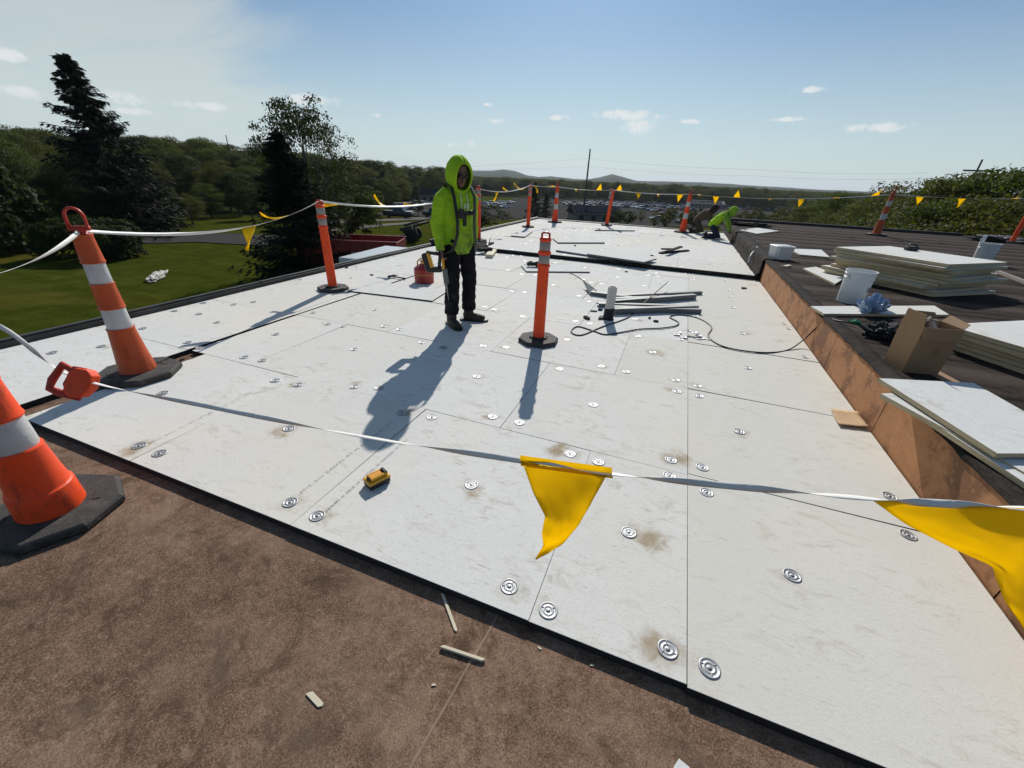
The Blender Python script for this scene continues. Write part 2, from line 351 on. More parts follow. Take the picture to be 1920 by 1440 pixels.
def mat_flag(name, c, tr=.45):
    m, t, b = new_mat(name); v = coord(t); col = mixc(t, nz(t, v, 9, 4), tuple(x*.85 for x in c), c)
    t.links.new(col, b.inputs['Base Color']); b.inputs['Roughness'].default_value = .42
    n = nd(t, 'ShaderNodeBsdfTranslucent'); t.links.new(col, n.inputs[0]); mx = nd(t, 'ShaderNodeMixShader'); mx.inputs[0].default_value = tr
    t.links.new(b.outputs[0], mx.inputs[1]); t.links.new(n.outputs[0], mx.inputs[2]); t.links.new(mx.outputs[0], t.nodes['Material Output'].inputs[0])
    bump(t, b, nz(t, v, 25, 4), .12, .004); return m
M_flag = mat_flag('yellow_vinyl', (.98, .73, .015), .8)
M_print = simple('grey_print', (.17, .17, .17), .8, var=.5, scale=60)
M_wood = simple('wood_sliver', (.58, .52, .38), .8, var=.15, scale=20, stretch=(1, 6, 1))
M_pvc = simple('white_pipe', (.50, .49, .46), .5, var=.15, scale=9, dirt=(.22, .2, .17))
M_metal = simple('grey_metal_trim', (.15, .16, .155), .55, .15, var=.2, scale=8)
M_white = simple('white_plastic', (.66, .67, .66), .4, var=.06, scale=5, dirt=(.42, .41, .38), dirt_amt=.4)
M_card = simple('cardboard', (.29, .175, .09), .85, var=.15, scale=6, bmp=.15, dirt=(.22, .135, .075))
M_cardin = simple('cardboard_inside', (.27, .17, .10), .9, var=.1, scale=6)
M_cord = simple('cord_rubber', (.014, .014, .016), .55, var=.2)
M_glass = simple('car_glass', (.02, .024, .028), .12, var=.1)
M_tyre = simple('tyre', (.015, .015, .015), .85, var=.2)
# ------------------------------------------------------------------ terrain
HILLS = [(azel(955, 330)[0], 62, .035), (azel(900, 330)[0], 42, .05), (azel(1150, 330)[0], 66, .03), (azel(1040, 330)[0], 22, .02), (azel(760, 330)[0], 30, .08), (azel(1320, 330)[0], 22, .12)]
def lerp_tab(d, xs, ys): return float(np.interp(d, xs, ys))
def sstep(a, b, x):
    t = min(1, max(0, (x-a)/(b-a))); return t*t*(3-2*t)
def T(x, y):
    d = math.hypot(x, y); a = math.degrees(math.atan2(y, x)) % 360
    zc = lerp_tab(d, [0, 45, 110, 200, 380, 600, 1500, 20000], [-4, -4.05, -7.5, -10.5, -15, -17, -18, -18])
    zl = lerp_tab(d, [0, 60, 100, 170, 280, 520, 900, 2500, 20000], [-4, -4.3, -5.2, -6, -5, -3, -4, -18, -18])
    zr = lerp_tab(d, [0, 18, 40, 100, 300, 600, 20000], [-4, -5, -9, -13, -16, -17, -18])
    l = sstep(124, 146, a)*sstep(300, 230, a); r = sstep(84, 66, a) if a < 90 else (sstep(300, 340, a) if a > 200 else 0)
    z = zc*(1-l)*(1-r)+zl*l+zr*r*(1-l)
    if d > 1800:
        ar = math.radians(a); k = sstep(2200, 5200, d)*(1-.6*sstep(5600, 9000, d)); h = 26+8*mnoise.noise(Vector((ar*9, 1, 0)))+4*mnoise.noise(Vector((ar*40, 2, 0)))
        for c, amp, w in HILLS: h += amp*math.exp(-((ar-c)/w)**2)
        z += k*h*(d/5200)**.3+(5*mnoise.noise(Vector((x/300, y/300, 0)))+3*mnoise.noise(Vector((x/90, y/90, 3))))*k
    elif d > 30: z += .5*mnoise.noise(Vector((x/40, y/40, 0)))*min(1, (d-30)/60)
    return z
def hit(px_, py_):
    v = ray(px_, py_); v = v/math.hypot(v[0], v[1]); t = 8.0; last = 8.0
    while t < 9000:
        if CAMH+v[2]*t < T(v[0]*t, v[1]*t): break
        last = t; t *= 1.01
    for _ in range(18):
        m_ = (last+t)/2
        if CAMH+v[2]*m_ < T(v[0]*m_, v[1]*m_): t = m_
        else: last = m_
    x, y = v[0]*t, v[1]*t; return Vector((x, y, T(x, y)))
def at_dist(px_, d):
    a = azel(px_, 340)[0]; x, y = d*math.cos(a), d*math.sin(a); return Vector((x, y, T(x, y)))
def mat_ground():
    m, t, b = new_mat('lawn_and_fields'); v = coord(t, (1, 1, 1), False)
    n1 = nz(t, v, .12, 5, .6, .4); mow = nz(t, coord(t, (.25, 2.2, 1), False, (0, 0, R(-28))), .9, 3, .6); n2 = nz(t, v, 5, 6, .8); n3 = nz(t, v, .9, 5, .65)
    c = mixc(t, sm(t, n3, .35, .68), (.032, .041, .006), (.055, .063, .010))
    c = mixc(t, mth(t, 'MULTIPLY', sm(t, n2, .4, .75), .5), c, (.078, .088, .012))
    c = mixc(t, mth(t, 'MULTIPLY', sm(t, n1, .5, .66), .5), c, (.105, .080, .016))
    c = mixc(t, mth(t, 'MULTIPLY', sm(t, mow, .42, .62), .42), c, (.028, .040, .004)); c = mixc(t, mth(t, 'MULTIPLY', sm(t, nz(t, v, .45, 5, .7, .8), .55, .70), .4), c, (.10, .085, .02))
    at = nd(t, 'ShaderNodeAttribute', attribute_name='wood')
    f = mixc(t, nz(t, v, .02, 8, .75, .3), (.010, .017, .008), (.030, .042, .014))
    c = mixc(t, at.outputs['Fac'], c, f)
    t.links.new(c, b.inputs['Base Color']); b.inputs['Roughness'].default_value = 1; b.inputs['Specular IOR Level'].default_value = 0
    bump(t, b, mth(t, 'ADD', n2, nz(t, v, .03, 8, .7)), .6, .08); return m
def build_terrain():
    rs = [0]+list(np.geomspace(6, 16000, 150)); na = 240; vs = [(0, 0, T(0, 0))]; wood = [0]
    for r in rs[1:]:
        for j in range(na):
            a = 2*math.pi*j/na; x, y = r*math.cos(a), r*math.sin(a); vs.append((x, y, T(x, y)))
            ad = math.degrees(a); w = sstep(420, 520, r)
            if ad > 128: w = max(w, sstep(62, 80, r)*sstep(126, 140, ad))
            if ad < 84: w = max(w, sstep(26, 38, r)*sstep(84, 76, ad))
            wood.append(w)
    fs = [(0, 1+j, 1+(j+1) % na) for j in range(na)]
    for i in range(len(rs)-2):
        o = 1+i*na; fs += [(o+j, o+na+j, o+na+(j+1) % na, o+(j+1) % na) for j in range(na)]
    mb = MB(); mb.add(vs, fs); me = mb.mesh('ground', mat_ground(), True)
    me.attributes.new('wood', 'FLOAT', 'POINT').data.foreach_set('value', wood)
    tag(put('ground', me), kind='structure')
build_terrain()
M_asph = simple('asphalt', (.060, .058, .056), 1, spec=0, var=.25, scale=1.5, obj=False, bmp=.2, dirt=(.07, .066, .06))
M_path = simple('pale_path', (.15, .14, .12), 1, spec=0, var=.2, scale=2, obj=False)
M_line = simple('painted_line', (.55, .54, .5), .8, var=.1, obj=False)
def ribbon(name, pts, w, mat, lift=.06):
    """strip laid on the terrain through ground points"""
    P = []
    for a, b in zip(pts[:-1], pts[1:]):
        n = max(2, int((Vector(b)-Vector(a)).length/4))
        P += [Vector(a).lerp(Vector(b), i/n) for i in range(n)]
    P.append(Vector(pts[-1])); rows = []
    for i, p in enumerate(P):
        t = (P[min(i+1, len(P)-1)]-P[max(0, i-1)]); t.z = 0; t.normalize(); s_ = Vector((-t.y, t.x, 0)); row = []
        for k in np.linspace(-.5, .5, 5):
            q = p+s_*w*k; row.append((q.x, q.y, T(q.x, q.y)+lift))
        rows.append(row)
    mb = MB(); mb.grid(rows); return tag(mb.build(name, mat, None, True), kind='structure')
ribbon('driveway', [hit(60, 452), hit(300, 448), hit(400, 446), hit(520, 452), hit(640, 452)], 5.5, M_asph)
ribbon('path', [hit(540, 436), hit(650, 430), hit(700, 424), hit(800, 416), hit(960, 412)], 2.6, M_path)
ribbon('road', [hit(560, 420), hit(680, 414), hit(800, 409), hit(900, 404)], 4.5, M_path, .08)
def lot(name, corners, lift=.1):
    n = 14; a, b, c, d = [Vector(q) for q in corners]; rows = []
    for i in range(n+1):
        l, r_ = a.lerp(d, i/n), b.lerp(c, i/n); row = []
        for j in range(n*2+1):
            q = l.lerp(r_, j/(2*n)); row.append((q.x, q.y, T(q.x, q.y)+lift))
        rows.append(row)
    mb = MB(); mb.grid(rows); return tag(mb.build(name, M_asph, None, True), kind='structure')
lot('parking_lot', [hit(700, 404), hit(1000, 412), hit(1060, 381), hit(760, 379)])
lot('car_park', [hit(1000, 421), hit(1560, 441), hit(1520, 386), hit(960, 370)], .16)

# ------------------------------------------------------------------ roof we stand on
PT = 1.219; YF = .97; XL, XR = -5.42, 1.60; YSTEP = 8.86; YEND = 16.95; ZFAR = .075; ZUP = .37; YUP = 19.0
def roof_slab():
    mb = MB()
    mb.m = 0; mb.box(((XL+XR)/2, (YSTEP-6)/2, -.14), (XR-XL, YSTEP+6, .2))
    mb.m = 1; mb.box(((XL+XR)/2, (YSTEP+YEND)/2+.002, (-.24+ZFAR-.042)/2), (XR-XL, YEND-YSTEP, ZFAR-.042+.24))
    mb.m = 2; mb.box(((XL+XR)/2, (YEND-6)/2, -2.25), (XR-XL-.2, YEND+6-.2, 4.0))
    return tag(mb.build('roof', [M_brown, M_tar, M_wall], None), kind='structure')
M_wall = simple('brick_wall', (.24, .15, .11), .9, var=.3, scale=10, obj=False)
roof = roof_slab()
# metal edge of the left side, a part of the roof, in lengths
M_fascia = simple('dark_edge_metal', (.030, .030, .031), .55, .3, var=.3, scale=6, dirt=(.09, .085, .08), obj=False)
y = -5.0; yi = 0
while y < YEND:
    y2 = min(y+3.05, YEND+.05); z = .012 if y < YSTEP-.5 else ZFAR+.012
    if y < YSTEP < y2: y2 = YSTEP
    mb = MB(); zz = z+.035+.004*(yi % 2)
    mb.prism([(XL-.13, 0), (XL-.13, 1), (XL+.012, 1), (XL+.012, 0)], -.30, zz)
    mb.v = [(a, y+b*(y2-y-.006), c) for a, b, c in mb.v]
    mb.box((XL-.035, (y+y2)/2, zz+.012), (.05, y2-y-.012, .022)); mb.build('edge_metal', M_fascia, roof, bevel=.004); y = y2; yi += 1
mb = MB(); mb.box(((XL+XR)/2-.05, YEND+.05, ZFAR-.1), (XR-XL+.1, .1, .26)); mb.build('edge_metal', M_fascia, roof, bevel=.004)

# ---- boards with stains round the fastener plates
def plate_mesh():
    mb = MB(); r = .0385
    prof = [(r, 0), (r, .0018), (r*.93, .0034), (r*.84, .0034), (r*.78, .0014), (r*.60, .0010), (r*.54, .0028), (r*.42, .0028), (r*.36, .0008), (r*.17, .0004), (r*.165, .0042), (r*.11, .0050)]
    mb.lathe(prof, 22)
    for k in range(3):  # pressed ribs
        a = k*2*math.pi/3+.4; mb.box((math.cos(a)*r*.68, math.sin(a)*r*.68, .002), (r*.34, r*.10, .0024), a)
    return mb.mesh('fastener_plate', M_galv, True)
PLATE = plate_mesh()
PLATES = [(261, 836), (299, 850), (516, 713), (559, 722), (542, 804), (544, 942), (595, 968), (884, 909), (754, 775), (810, 782), (894, 706), (664, 725), (710, 728), (664, 655),
          (791, 642), (831, 652), (906, 649), (949, 652), (492, 676), (458, 670), (358, 669), (352, 643), (375, 652), (517, 627), (407, 605), (268, 616), (373, 589), (327, 583), (381, 568), (438, 571),
          (475, 566), (545, 594), (587, 587), (614, 608), (643, 612), (720, 612), (749, 618), (703, 581), (1049, 692), (1127, 687), (1174, 697), (1063, 637), (1112, 759), (924, 781), (974, 792),
          (1069, 850), (1122, 866), (1179, 998), (1258, 862), (1255, 892), (1317, 876), (1325, 923), (1485, 1079), (1386, 809), (1311, 742), (1269, 734), (1267, 713), (1308, 724), (1402, 690),
          (1224, 661), (1196, 631), (1376, 619), (980, 594), (1069, 597), (955, 1100), (1028, 1144), (1252, 1217), (1330, 1253), (1703, 1003), (1668, 931), (190, 650), (98, 662), (75, 768), (305, 737)]
PL = [G(*p) for p in PLATES]
BIGST = {(1252, 1217): 1.5, (1258, 862): 1.4, (1069, 850): 1.5, (1224, 661): 1.5, (261, 836): 1.3, (542, 804): 1.3, (1179, 998): 1.4, (884, 909): 1.2, (559, 722): 1.2}
STN = []
for p, g in zip(PLATES, PL):
    s_ = BIGST.get(p, random.choice([.35, .6, .8, 1.0])); a = random.uniform(0, 6.28)
    STN.append((g.x, g.y, .055+.02*s_, .25+.25*s_))
    for k in range(3):
        a2 = a+random.uniform(-.9, .9); q = random.uniform(.0, .075)*s_
        STN.append((g.x+math.cos(a2)*q, g.y+math.sin(a2)*q, random.uniform(.03, .07)*s_, min(1, .5*s_+.2)))
for _ in range(70):  # smears of foot traffic
    x, y = random.uniform(-5, 1.5), random.uniform(1, 4.6); a = random.uniform(0, 3.14); n_ = random.randint(2, 6); w_ = random.uniform(.02, .045); k_ = random.uniform(.15, .45)
    for i in range(n_): STN.append((x+math.cos(a)*i*w_*.9, y+math.sin(a)*i*w_*.9, w_*random.uniform(.7, 1.1), k_*random.uniform(.6, 1)))
BOARDS = []
def board(x0, x1, y0, y1, z, res, thick=.04, auto=0, edge=None, tone=None):
    g = [random.choice([.0006, .0009, .0012, .0012, .0024]) for _ in range(4)]; X0, X1, Y0, Y1 = x0+g[0], x1-g[1], y0+g[2], y1-g[3]
    cx, cy = (X0+X1)/2, (Y0+Y1)/2; nx, ny = max(2, int((X1-X0)/res)), max(2, int((Y1-Y0)/res)); bv = .0012
    xs = [X0, X0+bv]+list(np.linspace(X0, X1, nx+1)[1:-1])+[X1-bv, X1]; ys = [Y0, Y0+bv]+list(np.linspace(Y0, Y1, ny+1)[1:-1])+[Y1-bv, Y1]
    ta, tb, tz = random.uniform(-.0018, .0018), random.uniform(-.0018, .0018), random.uniform(-.0016, .0016)
    kids = [p for p in PL if x0 <= p.x < x1 and y0 <= p.y < y1] if auto == 0 else []
    if auto:
        w, h = x1-x0, y1-y0
        cand = [(.1, .1), (w-.1, .1), (.1, h-.1), (w-.1, h-.1), (w*.5, h*.5)]
        if w > .9: cand += [(w*.5, .12)] if random.random() < .5 else []
        for (a, b) in cand:
            if w < .4 or h < .3 or random.random() > auto: continue
            kids.append(Vector((x0+a+random.uniform(-.04, .04), y0+b+random.uniform(-.04, .04), 0)))
    st = STN if auto == 0 else [(p.x+random.uniform(-.08, .08), p.y+random.uniform(-.08, .08), random.uniform(.04, .10), random.uniform(.2, .9)) for p in kids]
    st = [q for q in st if x0-.3 < q[0] < x1+.3 and y0-.3 < q[1] < y1+.3]
    zt = lambda x, y: z+tz+ta*(x-cx)/.6+tb*(y-cy)/.6+.0009*mnoise.noise(Vector((x*.9, y*.9, z)))
    vs, sv = [], []
    for j, y in enumerate(ys):
        for i, x in enumerate(xs):
            e = i in (0, len(xs)-1) or j in (0, len(ys)-1)
            vs.append((x-cx, y-cy, zt(x, y)-z-(bv if e else 0)))
            s_ = 0
            for (a, b, r_, k) in st:
                q = ((x-a)**2+(y-b)**2)/(r_*r_)
                if q < 6: s_ = max(s_, k*math.exp(-q))
            sv.append(s_)
    n, m_ = len(xs), len(ys); fs = [(j*n+i, j*n+i+1, (j+1)*n+i+1, (j+1)*n+i) for j in range(m_-1) for i in range(n-1)]; mi = [0]*len(fs)
    rim = [i for i in range(n)]+[j*n+n-1 for j in range(1, m_)]+[(m_-1)*n+i for i in range(n-2, -1, -1)]+[j*n for j in range(m_-2, 0, -1)]
    o = len(vs)
    for k in rim: vs.append((vs[k][0], vs[k][1], -thick)); sv.append(0)
    L_ = len(rim)
    for k in range(L_): fs.append((rim[k], o+k, o+(k+1) % L_, rim[(k+1) % L_])); mi.append(1)
    fs.append(tuple(o+k for k in range(L_-1, -1, -1))); mi.append(1)
    me = bpy.data.meshes.new('insulation_board'); me.from_pydata(vs, [], fs); me.materials.append(M_board); me.materials.append(edge or M_darkedge)
    me.polygons.foreach_set('material_index', mi); me.polygons.foreach_set('use_smooth', [False]*len(mi))
    me.attributes.new('stain', 'FLOAT', 'POINT').data.foreach_set('value', sv)
    tn = tone if tone is not None else random.choice([0, 0, .08, .18, .3]); me.attributes.new('tone', 'FLOAT', 'POINT').data.foreach_set('value', [tn]*len(vs))
    me.update(); ob = put('insulation_board', me, roof, loc=(cx, cy, z))
    for p in kids:
        q = put('fastener_plate', PLATE, ob, loc=(p.x-cx, p.y-cy, zt(p.x, p.y)-z+.0003)); q.rotation_euler = (random.uniform(-.02, .02), random.uniform(-.02, .02), random.uniform(0, 6.28))
    BOARDS.append((x0, x1, y0, y1, ob, cx, cy)); return ob
ra = [-2.69, -1.47, -.245, .34]; rb = [-3.98, -3.25, -2.1, -.88, .34]; rc = [-3.98, -2.72, -1.5, -.28, .34]
rows = [(YF, [-3.80]+ra), (YF+PT, rb), (YF+2*PT, rc), (YF+3*PT, rb), (YF+4*PT, [-3.98, -3.55, -2.33, -1.11, .34]), (YF+5*PT, rc), (YF+6*PT, rb)]
for r_, (y0, xs) in enumerate(rows):
    y1 = min(y0+PT, YSTEP-.03); res = .03 if r_ < 2 else (.045 if r_ < 3 else .09)
    for a, b in zip(xs[:-1], xs[1:]):
        board(a, b, y0, y1, 0, res, auto=0 if r_ < 3 else .7, tone=.36 if (r_ == 2 and a == -.28) else None)
    board(.34, XR-.012, y0-(.012 if r_ == 0 else -.016), y1+.012 if r_ else y1+.014, 0, res, auto=0 if r_ < 3 else .7, tone=.42)
ly = [-2.70, -1.48, -.26, .96, 2.18, 3.40, 4.62, 5.84, 7.06, 8.28, YSTEP-.03]
for k, (a, b) in enumerate(zip(ly[:-1], ly[1:])): board(XL+.015, -4.02, a, b, 0, .045 if b < 5 else .09, auto=0 if b < 5 else .9)
k = 0; y0 = YSTEP+.03
while y0 < YEND-.1:
    y1 = min(y0+PT, YEND-.02); xs = [XL+.02, -4.2, -2.98, -1.76, -.54, .68, 1.52] if k % 2 else [XL+.02, -4.75, -3.55, -2.33, -1.11, .11, 1.52]
    for a, b in zip(xs[:-1], xs[1:]): board(a, b, y0, y1, ZFAR, .12, auto=.45)
    y0 = y1; k += 1
# black lip of the raised far section
mb = MB(); mb.box(((XL+XR)/2, YSTEP+.005, ZFAR-.055), (XR-XL-.02, .05, .11)); mb.build('step_edge', M_tar, roof, bevel=.006)
# printed lines on the boards
def print_line(p0, p1, body, size=.026):
    a, b = G(*p0), G(*p1); d = b-a; ang = math.atan2(d.y, d.x)
    for (x0, x1, y0, y1, ob, cx, cy) in BOARDS:
        if x0 <= a.x < x1 and y0 <= a.y < y1:
            n = len(body); sp = max(.6, min(3.5, d.length/(n*size*.58)))
            text_mesh(body, size, 'printed_text', M_print, ob, Matrix.Translation((a.x-cx, a.y-cy, .0032)) @ Matrix.Rotation(ang, 4, 'Z'), spacing=sp); return
print_line((566, 925), (768, 768), 'STIC-SIIL CHAPOS.IPT 42 24 0H 0A 05 10 02', .024)
print_line((612, 962), (795, 797), 'DENWI II EDIE I3 L(GS3S) 10 I3XISIS3 10 Y2011', .024)
print_line((283, 832), (512, 716), 'STIC-SIIL 151105 1PT 42 24 0H 10 02 1800L', .022)
print_line((500, 672), (640, 613), '- - - - - - - - - - - - - - - - - - - - - - - -', .02)
print_line((1062, 690), (1288, 737), '--- -- ---- --- -- --- ---- --- --', .02)

# ------------------------------------------------------------------ upper roof and its curb
mb = MB()
mb.m = 0; mb.prism([(XR+.03, -6), (16, -6), (16, YUP-1.5), (9.6, YUP-.9), (8.9, YUP), (XR+.03, YUP)], .10, ZUP)
mb.m = 1; mb.prism([(XR+.1, -5.9), (15.9, -5.9), (15.9, YUP-1.7), (9.5, YUP-1.1), (8.8, YUP-.1), (XR+.1, YUP-.1)], -4.4, .10)
upper = tag(mb.build('upper_roof', [M_upper, M_wall]), kind='structure')
for a, b in ((-3.1, .62), (.62, 1.86), (1.86, 3.28), (3.28, 4.52), (4.52, 6.9), (6.9, 8.84)):
    mb = MB(); n = 14; 
    ys = np.linspace(a+.004, b-.004, n+1); top = [ZUP-.012+.014*mnoise.noise(Vector((q*3.1, 5, 0)))+.01*mnoise.noise(Vector((q*11, 5, 0))) for q in ys]
    rows_ = [[(XR+.018, q, -.03) for q in ys], [(XR-.002, q, -.03) for q in ys], [(XR-.002, q, t_) for q, t_ in zip(ys, top)], [(XR+.018, q, t_) for q, t_ in zip(ys, top)]]
    mb.grid(rows_); mb.build('plywood_panel', M_ply, upper)
# torn black flashing along the top edge, and the covered far half of the curb
def flashing(a, b, n, low, name):
    mb = MB(); rows_ = []
    ys = np.linspace(a, b, n+1)
    jag = [mnoise.noise(Vector((q*6, 9, 0)))*.5+mnoise.noise(Vector((q*19, 4, 0)))*.35 for q in ys]
    prof = [(.12, .003), (.06, .007), (.008, .009), (-.006, .003), (-.008, -.012), (-.007, None)]
    for (dx, dz) in prof:
        row = []
        for q, j in zip(ys, jag):
            z = ZUP+(dz if dz is not None else -.014-max(0, j)*low*1.6)+.008*mnoise.noise(Vector((q*7, dx*30, 1)))
            row.append((XR+dx+.004*mnoise.noise(Vector((q*9, dx*9, 7)))-(.006 if dz is None else 0), q, z))
        rows_.append(row)
    mb.grid(rows_); return mb.build(name, M_tar, upper, True, solid=.003)
flashing(-3, 8.84, 260, .03, 'torn_flashing')
mb = MB(); rows_ = []; ys = np.linspace(8.84, YUP-.05, 90)
for k, (dx, z) in enumerate([(.22, ZUP+.006), (.0, ZUP+.02), (-.035, ZUP-.02), (-.03, .22), (-.04, .12), (-.10, ZFAR+.004)]):
    rows_.append([(XR+dx+.018*mnoise.noise(Vector((q*3, k*.7, 2))), q, z+.012*mnoise.noise(Vector((q*4, k, 8)))) for q in ys])
mb.grid(rows_); mb.build('covered_curb', M_tar, upper, True, solid=.01)
mb = MB(); mb.box((5.25, YUP-.06, ZUP+.045), (7.3, .12, .09)); mb.build('edge_metal', M_fascia, upper, bevel=.01)
# raised lap seams of the membrane
for i in range(19):
    yy = -.5+i*.92+random.uniform(-.04, .04); mb = MB(); xs = np.linspace(XR+.25, 9.2 if yy < 16.5 else 8.6, 30)
    rows_ = [[(q, yy+dy+.05*mnoise.noise(Vector((q*1.2, i, 0))), ZUP+dz+.006*mnoise.noise(Vector((q*3, i, 4)))) for q in xs] for dy, dz in ((-.03, .001), (-.02, .006), (.04, .004), (.12, .001))]
    mb.grid(rows_); mb.build('lap_seam', M_upper, upper, True)

# taped joints of the bare deck sheets
M_seam = simple('deck_seam', (.255, .18, .13), .95, var=.45, scale=14, obj=False, spec=.05)
for a_, b_ in (((935, 1148), (770, 1440)),):
    A, B = G(*a_, -.04), G(*b_, -.04); d = (B-A).normalized(); B = B+d*1.2; w_ = Vector((-d.y, d.x, 0))*.0045; mb = MB(); n = 40
    mb.grid([[A.lerp(B, i/n)+w_*k*(1+.7*mnoise.noise(Vector((i*.7, k, 0))))+w_*1.5*mnoise.noise(Vector((i*.23, 5, 0)))+Vector((0, 0, .0012)) for i in range(n+1)] for k in (-1, 1)]); mb.build('taped_joint', M_seam, roof)
# ------------------------------------------------------------------ vegetation
def leaf_quads(P, N, size, rs, aspect=1.0, up=.35):
    """one small quad per point P, facing roughly N; numpy"""
    n = len(P); d = rs.normal(size=(n, 3))*.75+N; d[:, 2] += up; d /= np.linalg.norm(d, axis=1)[:, None]
    a = np.cross(d, rs.normal(size=(n, 3))); a /= np.linalg.norm(a, axis=1)[:, None]+1e-9; b = np.cross(d, a)
    s = (size*rs.uniform(.6, 1.35, n))[:, None]
    V = np.stack([P-a*s, P+b*s*aspect*.7, P+a*s, P-b*s*aspect*.7], 1).reshape(-1, 3)
    return V, np.arange(4*n).reshape(-1, 4)
def np_mesh(name, V, F, mat):
    me = bpy.data.meshes.new(name); me.vertices.add(len(V)); me.vertices.foreach_set('co', V.astype('f').ravel())
    k = F.shape[1]; me.loops.add(F.size); me.loops.foreach_set('vertex_index', F.astype('i').ravel())
    me.polygons.add(len(F)); me.polygons.foreach_set('loop_start', np.arange(0, F.size, k, dtype='i')); me.polygons.foreach_set('loop_total', np.full(len(F), k, 'i'))
    me.materials.append(mat); me.update(calc_edges=True); return me
def broadleaf(seed, mat, bark, n=6000, nc=70, leaf=.019, wide=.36, base=.12, low=.22, gap=.0, cl=.105):
    """unit-height tree: clusters over a lumpy crown, limbs reaching into them"""
    rs = np.random.default_rng(seed); cen = []
    while len(cen) < nc:
        u = rs.normal(size=3); u /= np.linalg.norm(u); r = rs.uniform(.55, 1)**.6
        lump = 1+.22*mnoise.noise(Vector(u)*1.7+Vector((seed, 0, 0)))
        c = np.array([u[0]*wide*r*lump, u[1]*wide*r*lump, .5*(1+low)+u[2]*(1-low)*.47*r*lump])
        if c[2] < low*.7 or c[2] > .985: continue
        cen.append(c)
    cen = np.array(cen); per = n//nc; PP, NN = [], []
    for c in cen:
        rad = cl*rs.uniform(.7, 1.25); u = rs.normal(size=(per, 3)); u /= np.linalg.norm(u, axis=1)[:, None]
        u[:, 2] = np.where(u[:, 2] < -.3, -u[:, 2]*.6, u[:, 2]); r = rad*rs.uniform(.35, 1, per)**.5
        PP.append(c+u*r[:, None]*np.array([1.15, 1.15, .75])); NN.append(u)
    V, F = leaf_quads(np.concatenate(PP), np.concatenate(NN), leaf, rs)
    crown = np_mesh('crown', V, F, mat)
    mb = MB(); mb.tube([(0, 0, -.02), (.006, .004, low*.5), (-.008, .01, low*1.1), (.004, -.004, .5), (0, 0, .78)], [base*.24, base*.17, base*.14, base*.09, base*.03], 8)
    for c in cen[::3]:
        z0 = rs.uniform(low*.7, max(low*.8, min(.6, c[2]*.75))); s = np.array([0, 0, z0]); m_ = s*.45+c*.55+rs.normal(size=3)*.015
        mb.tube([s, m_, c], [base*.065, base*.04, base*.014], 5)
    return crown, mb.mesh('trunk', bark, True)
def spruce(seed, n_whorl=34, wide=.25, mat=None, base=.018):
    rs = np.random.default_rng(seed); PP, DD, SZ = [], [], []; mb = MB()
    mb.tube([(0, 0, -.01), (0, 0, .5), (0, 0, .995)], [base, base*.6, base*.1], 8)
    nb = int(n_whorl*5.6)
    for w in range(nb):
        h = .04+.955*((w+rs.random())/nb)**.95; L0 = wide*(1-h)**.82+.014
        if True:
            a = rs.uniform(0, 6.283); L = L0*rs.uniform(.5, 1.2)*(1+.18*mnoise.noise(Vector((math.cos(a)*1.5, math.sin(a)*1.5, h*7+seed)))); dirx, diry = math.cos(a), math.sin(a); k = 9; pts = []
            droop = .34*(1-h)+.10; lift = rs.uniform(.9, 1.2)
            for i in range(k+1):
                t = i/k; pts.append(np.array([dirx*L*t, diry*L*t, h+rs.normal()*.0+L*(-droop*lift*t+.42*t**2.6*(1.15-h))+rs.normal()*.0015]))
            if w % 3 == 0: mb.tube(pts[::3], [base*.16, base*.12, base*.07, base*.03], 4)
            for i in range(1, k+1):
                t = i/k; side = np.array([-diry, dirx, 0]); tw = L*.34*(1-.72*t)+.012
                for s_ in (-1, 1):
                    for q in range(8):
                        f_ = rs.uniform(.1, 1); p = pts[i]+side*s_*tw*f_*.8+np.array([dirx, diry, 0])*tw*f_*.35+np.array([0, 0, -tw*f_*rs.uniform(.3, 1.0)])
                        PP.append(p); DD.append(side*s_*.6+np.array([dirx, diry, -.5-.4*rs.random()])); SZ.append(rs.uniform(.007, .014)*(.6+.6*(1-h)))
                PP.append(pts[i]); DD.append(np.array([dirx, diry, -.1])); SZ.append(.016)
    P = np.array(PP); Dd = np.array(DD)+rs.normal(size=(len(PP), 3))*.25; Dd /= np.linalg.norm(Dd, axis=1)[:, None]; s = np.array(SZ)[:, None]
    N = rs.normal(size=P.shape); b = np.cross(Dd, N); b /= np.linalg.norm(b, axis=1)[:, None]
    V = np.stack([P-Dd*s, P+b*s*.30, P+Dd*s*1.2, P-b*s*.30], 1).reshape(-1, 3)
    return np_mesh('crown', V, np.arange(len(V)).reshape(-1, 4), mat or M_needle), mb.mesh('trunk', M_bark, True)
PROTO = {
    'oak': broadleaf(1, M_leafA, M_bark, 26000, 130, .0082, .40, low=.16, cl=.095),
    'maple': broadleaf(2, M_leafB, M_bark, 17000, 100, .0105, .34, low=.14, cl=.10),
    'olive': broadleaf(3, M_leafC, M_bark, 28000, 130, .0078, .42, low=.12, cl=.095),
    'tall': broadleaf(4, M_leafA, M_bark, 13000, 90, .0105, .26, low=.12, cl=.09),
    'round': broadleaf(5, M_leafB, M_bark, 15000, 90, .0125, .62, low=.26, base=.16),
    'airy': broadleaf(6, M_leafC, M_bark2, 13000, 140, .0068, .38, low=.12, cl=.10),
    'aspen': broadleaf(11, M_aspen, M_bark2, 17000, 190, .0078, .37, low=.12, cl=.078, base=.09),
    'spruce': spruce(21, 46, .27), 'spruce2': spruce(22, 42, .30), 'fir': spruce(23, 26, .34)}
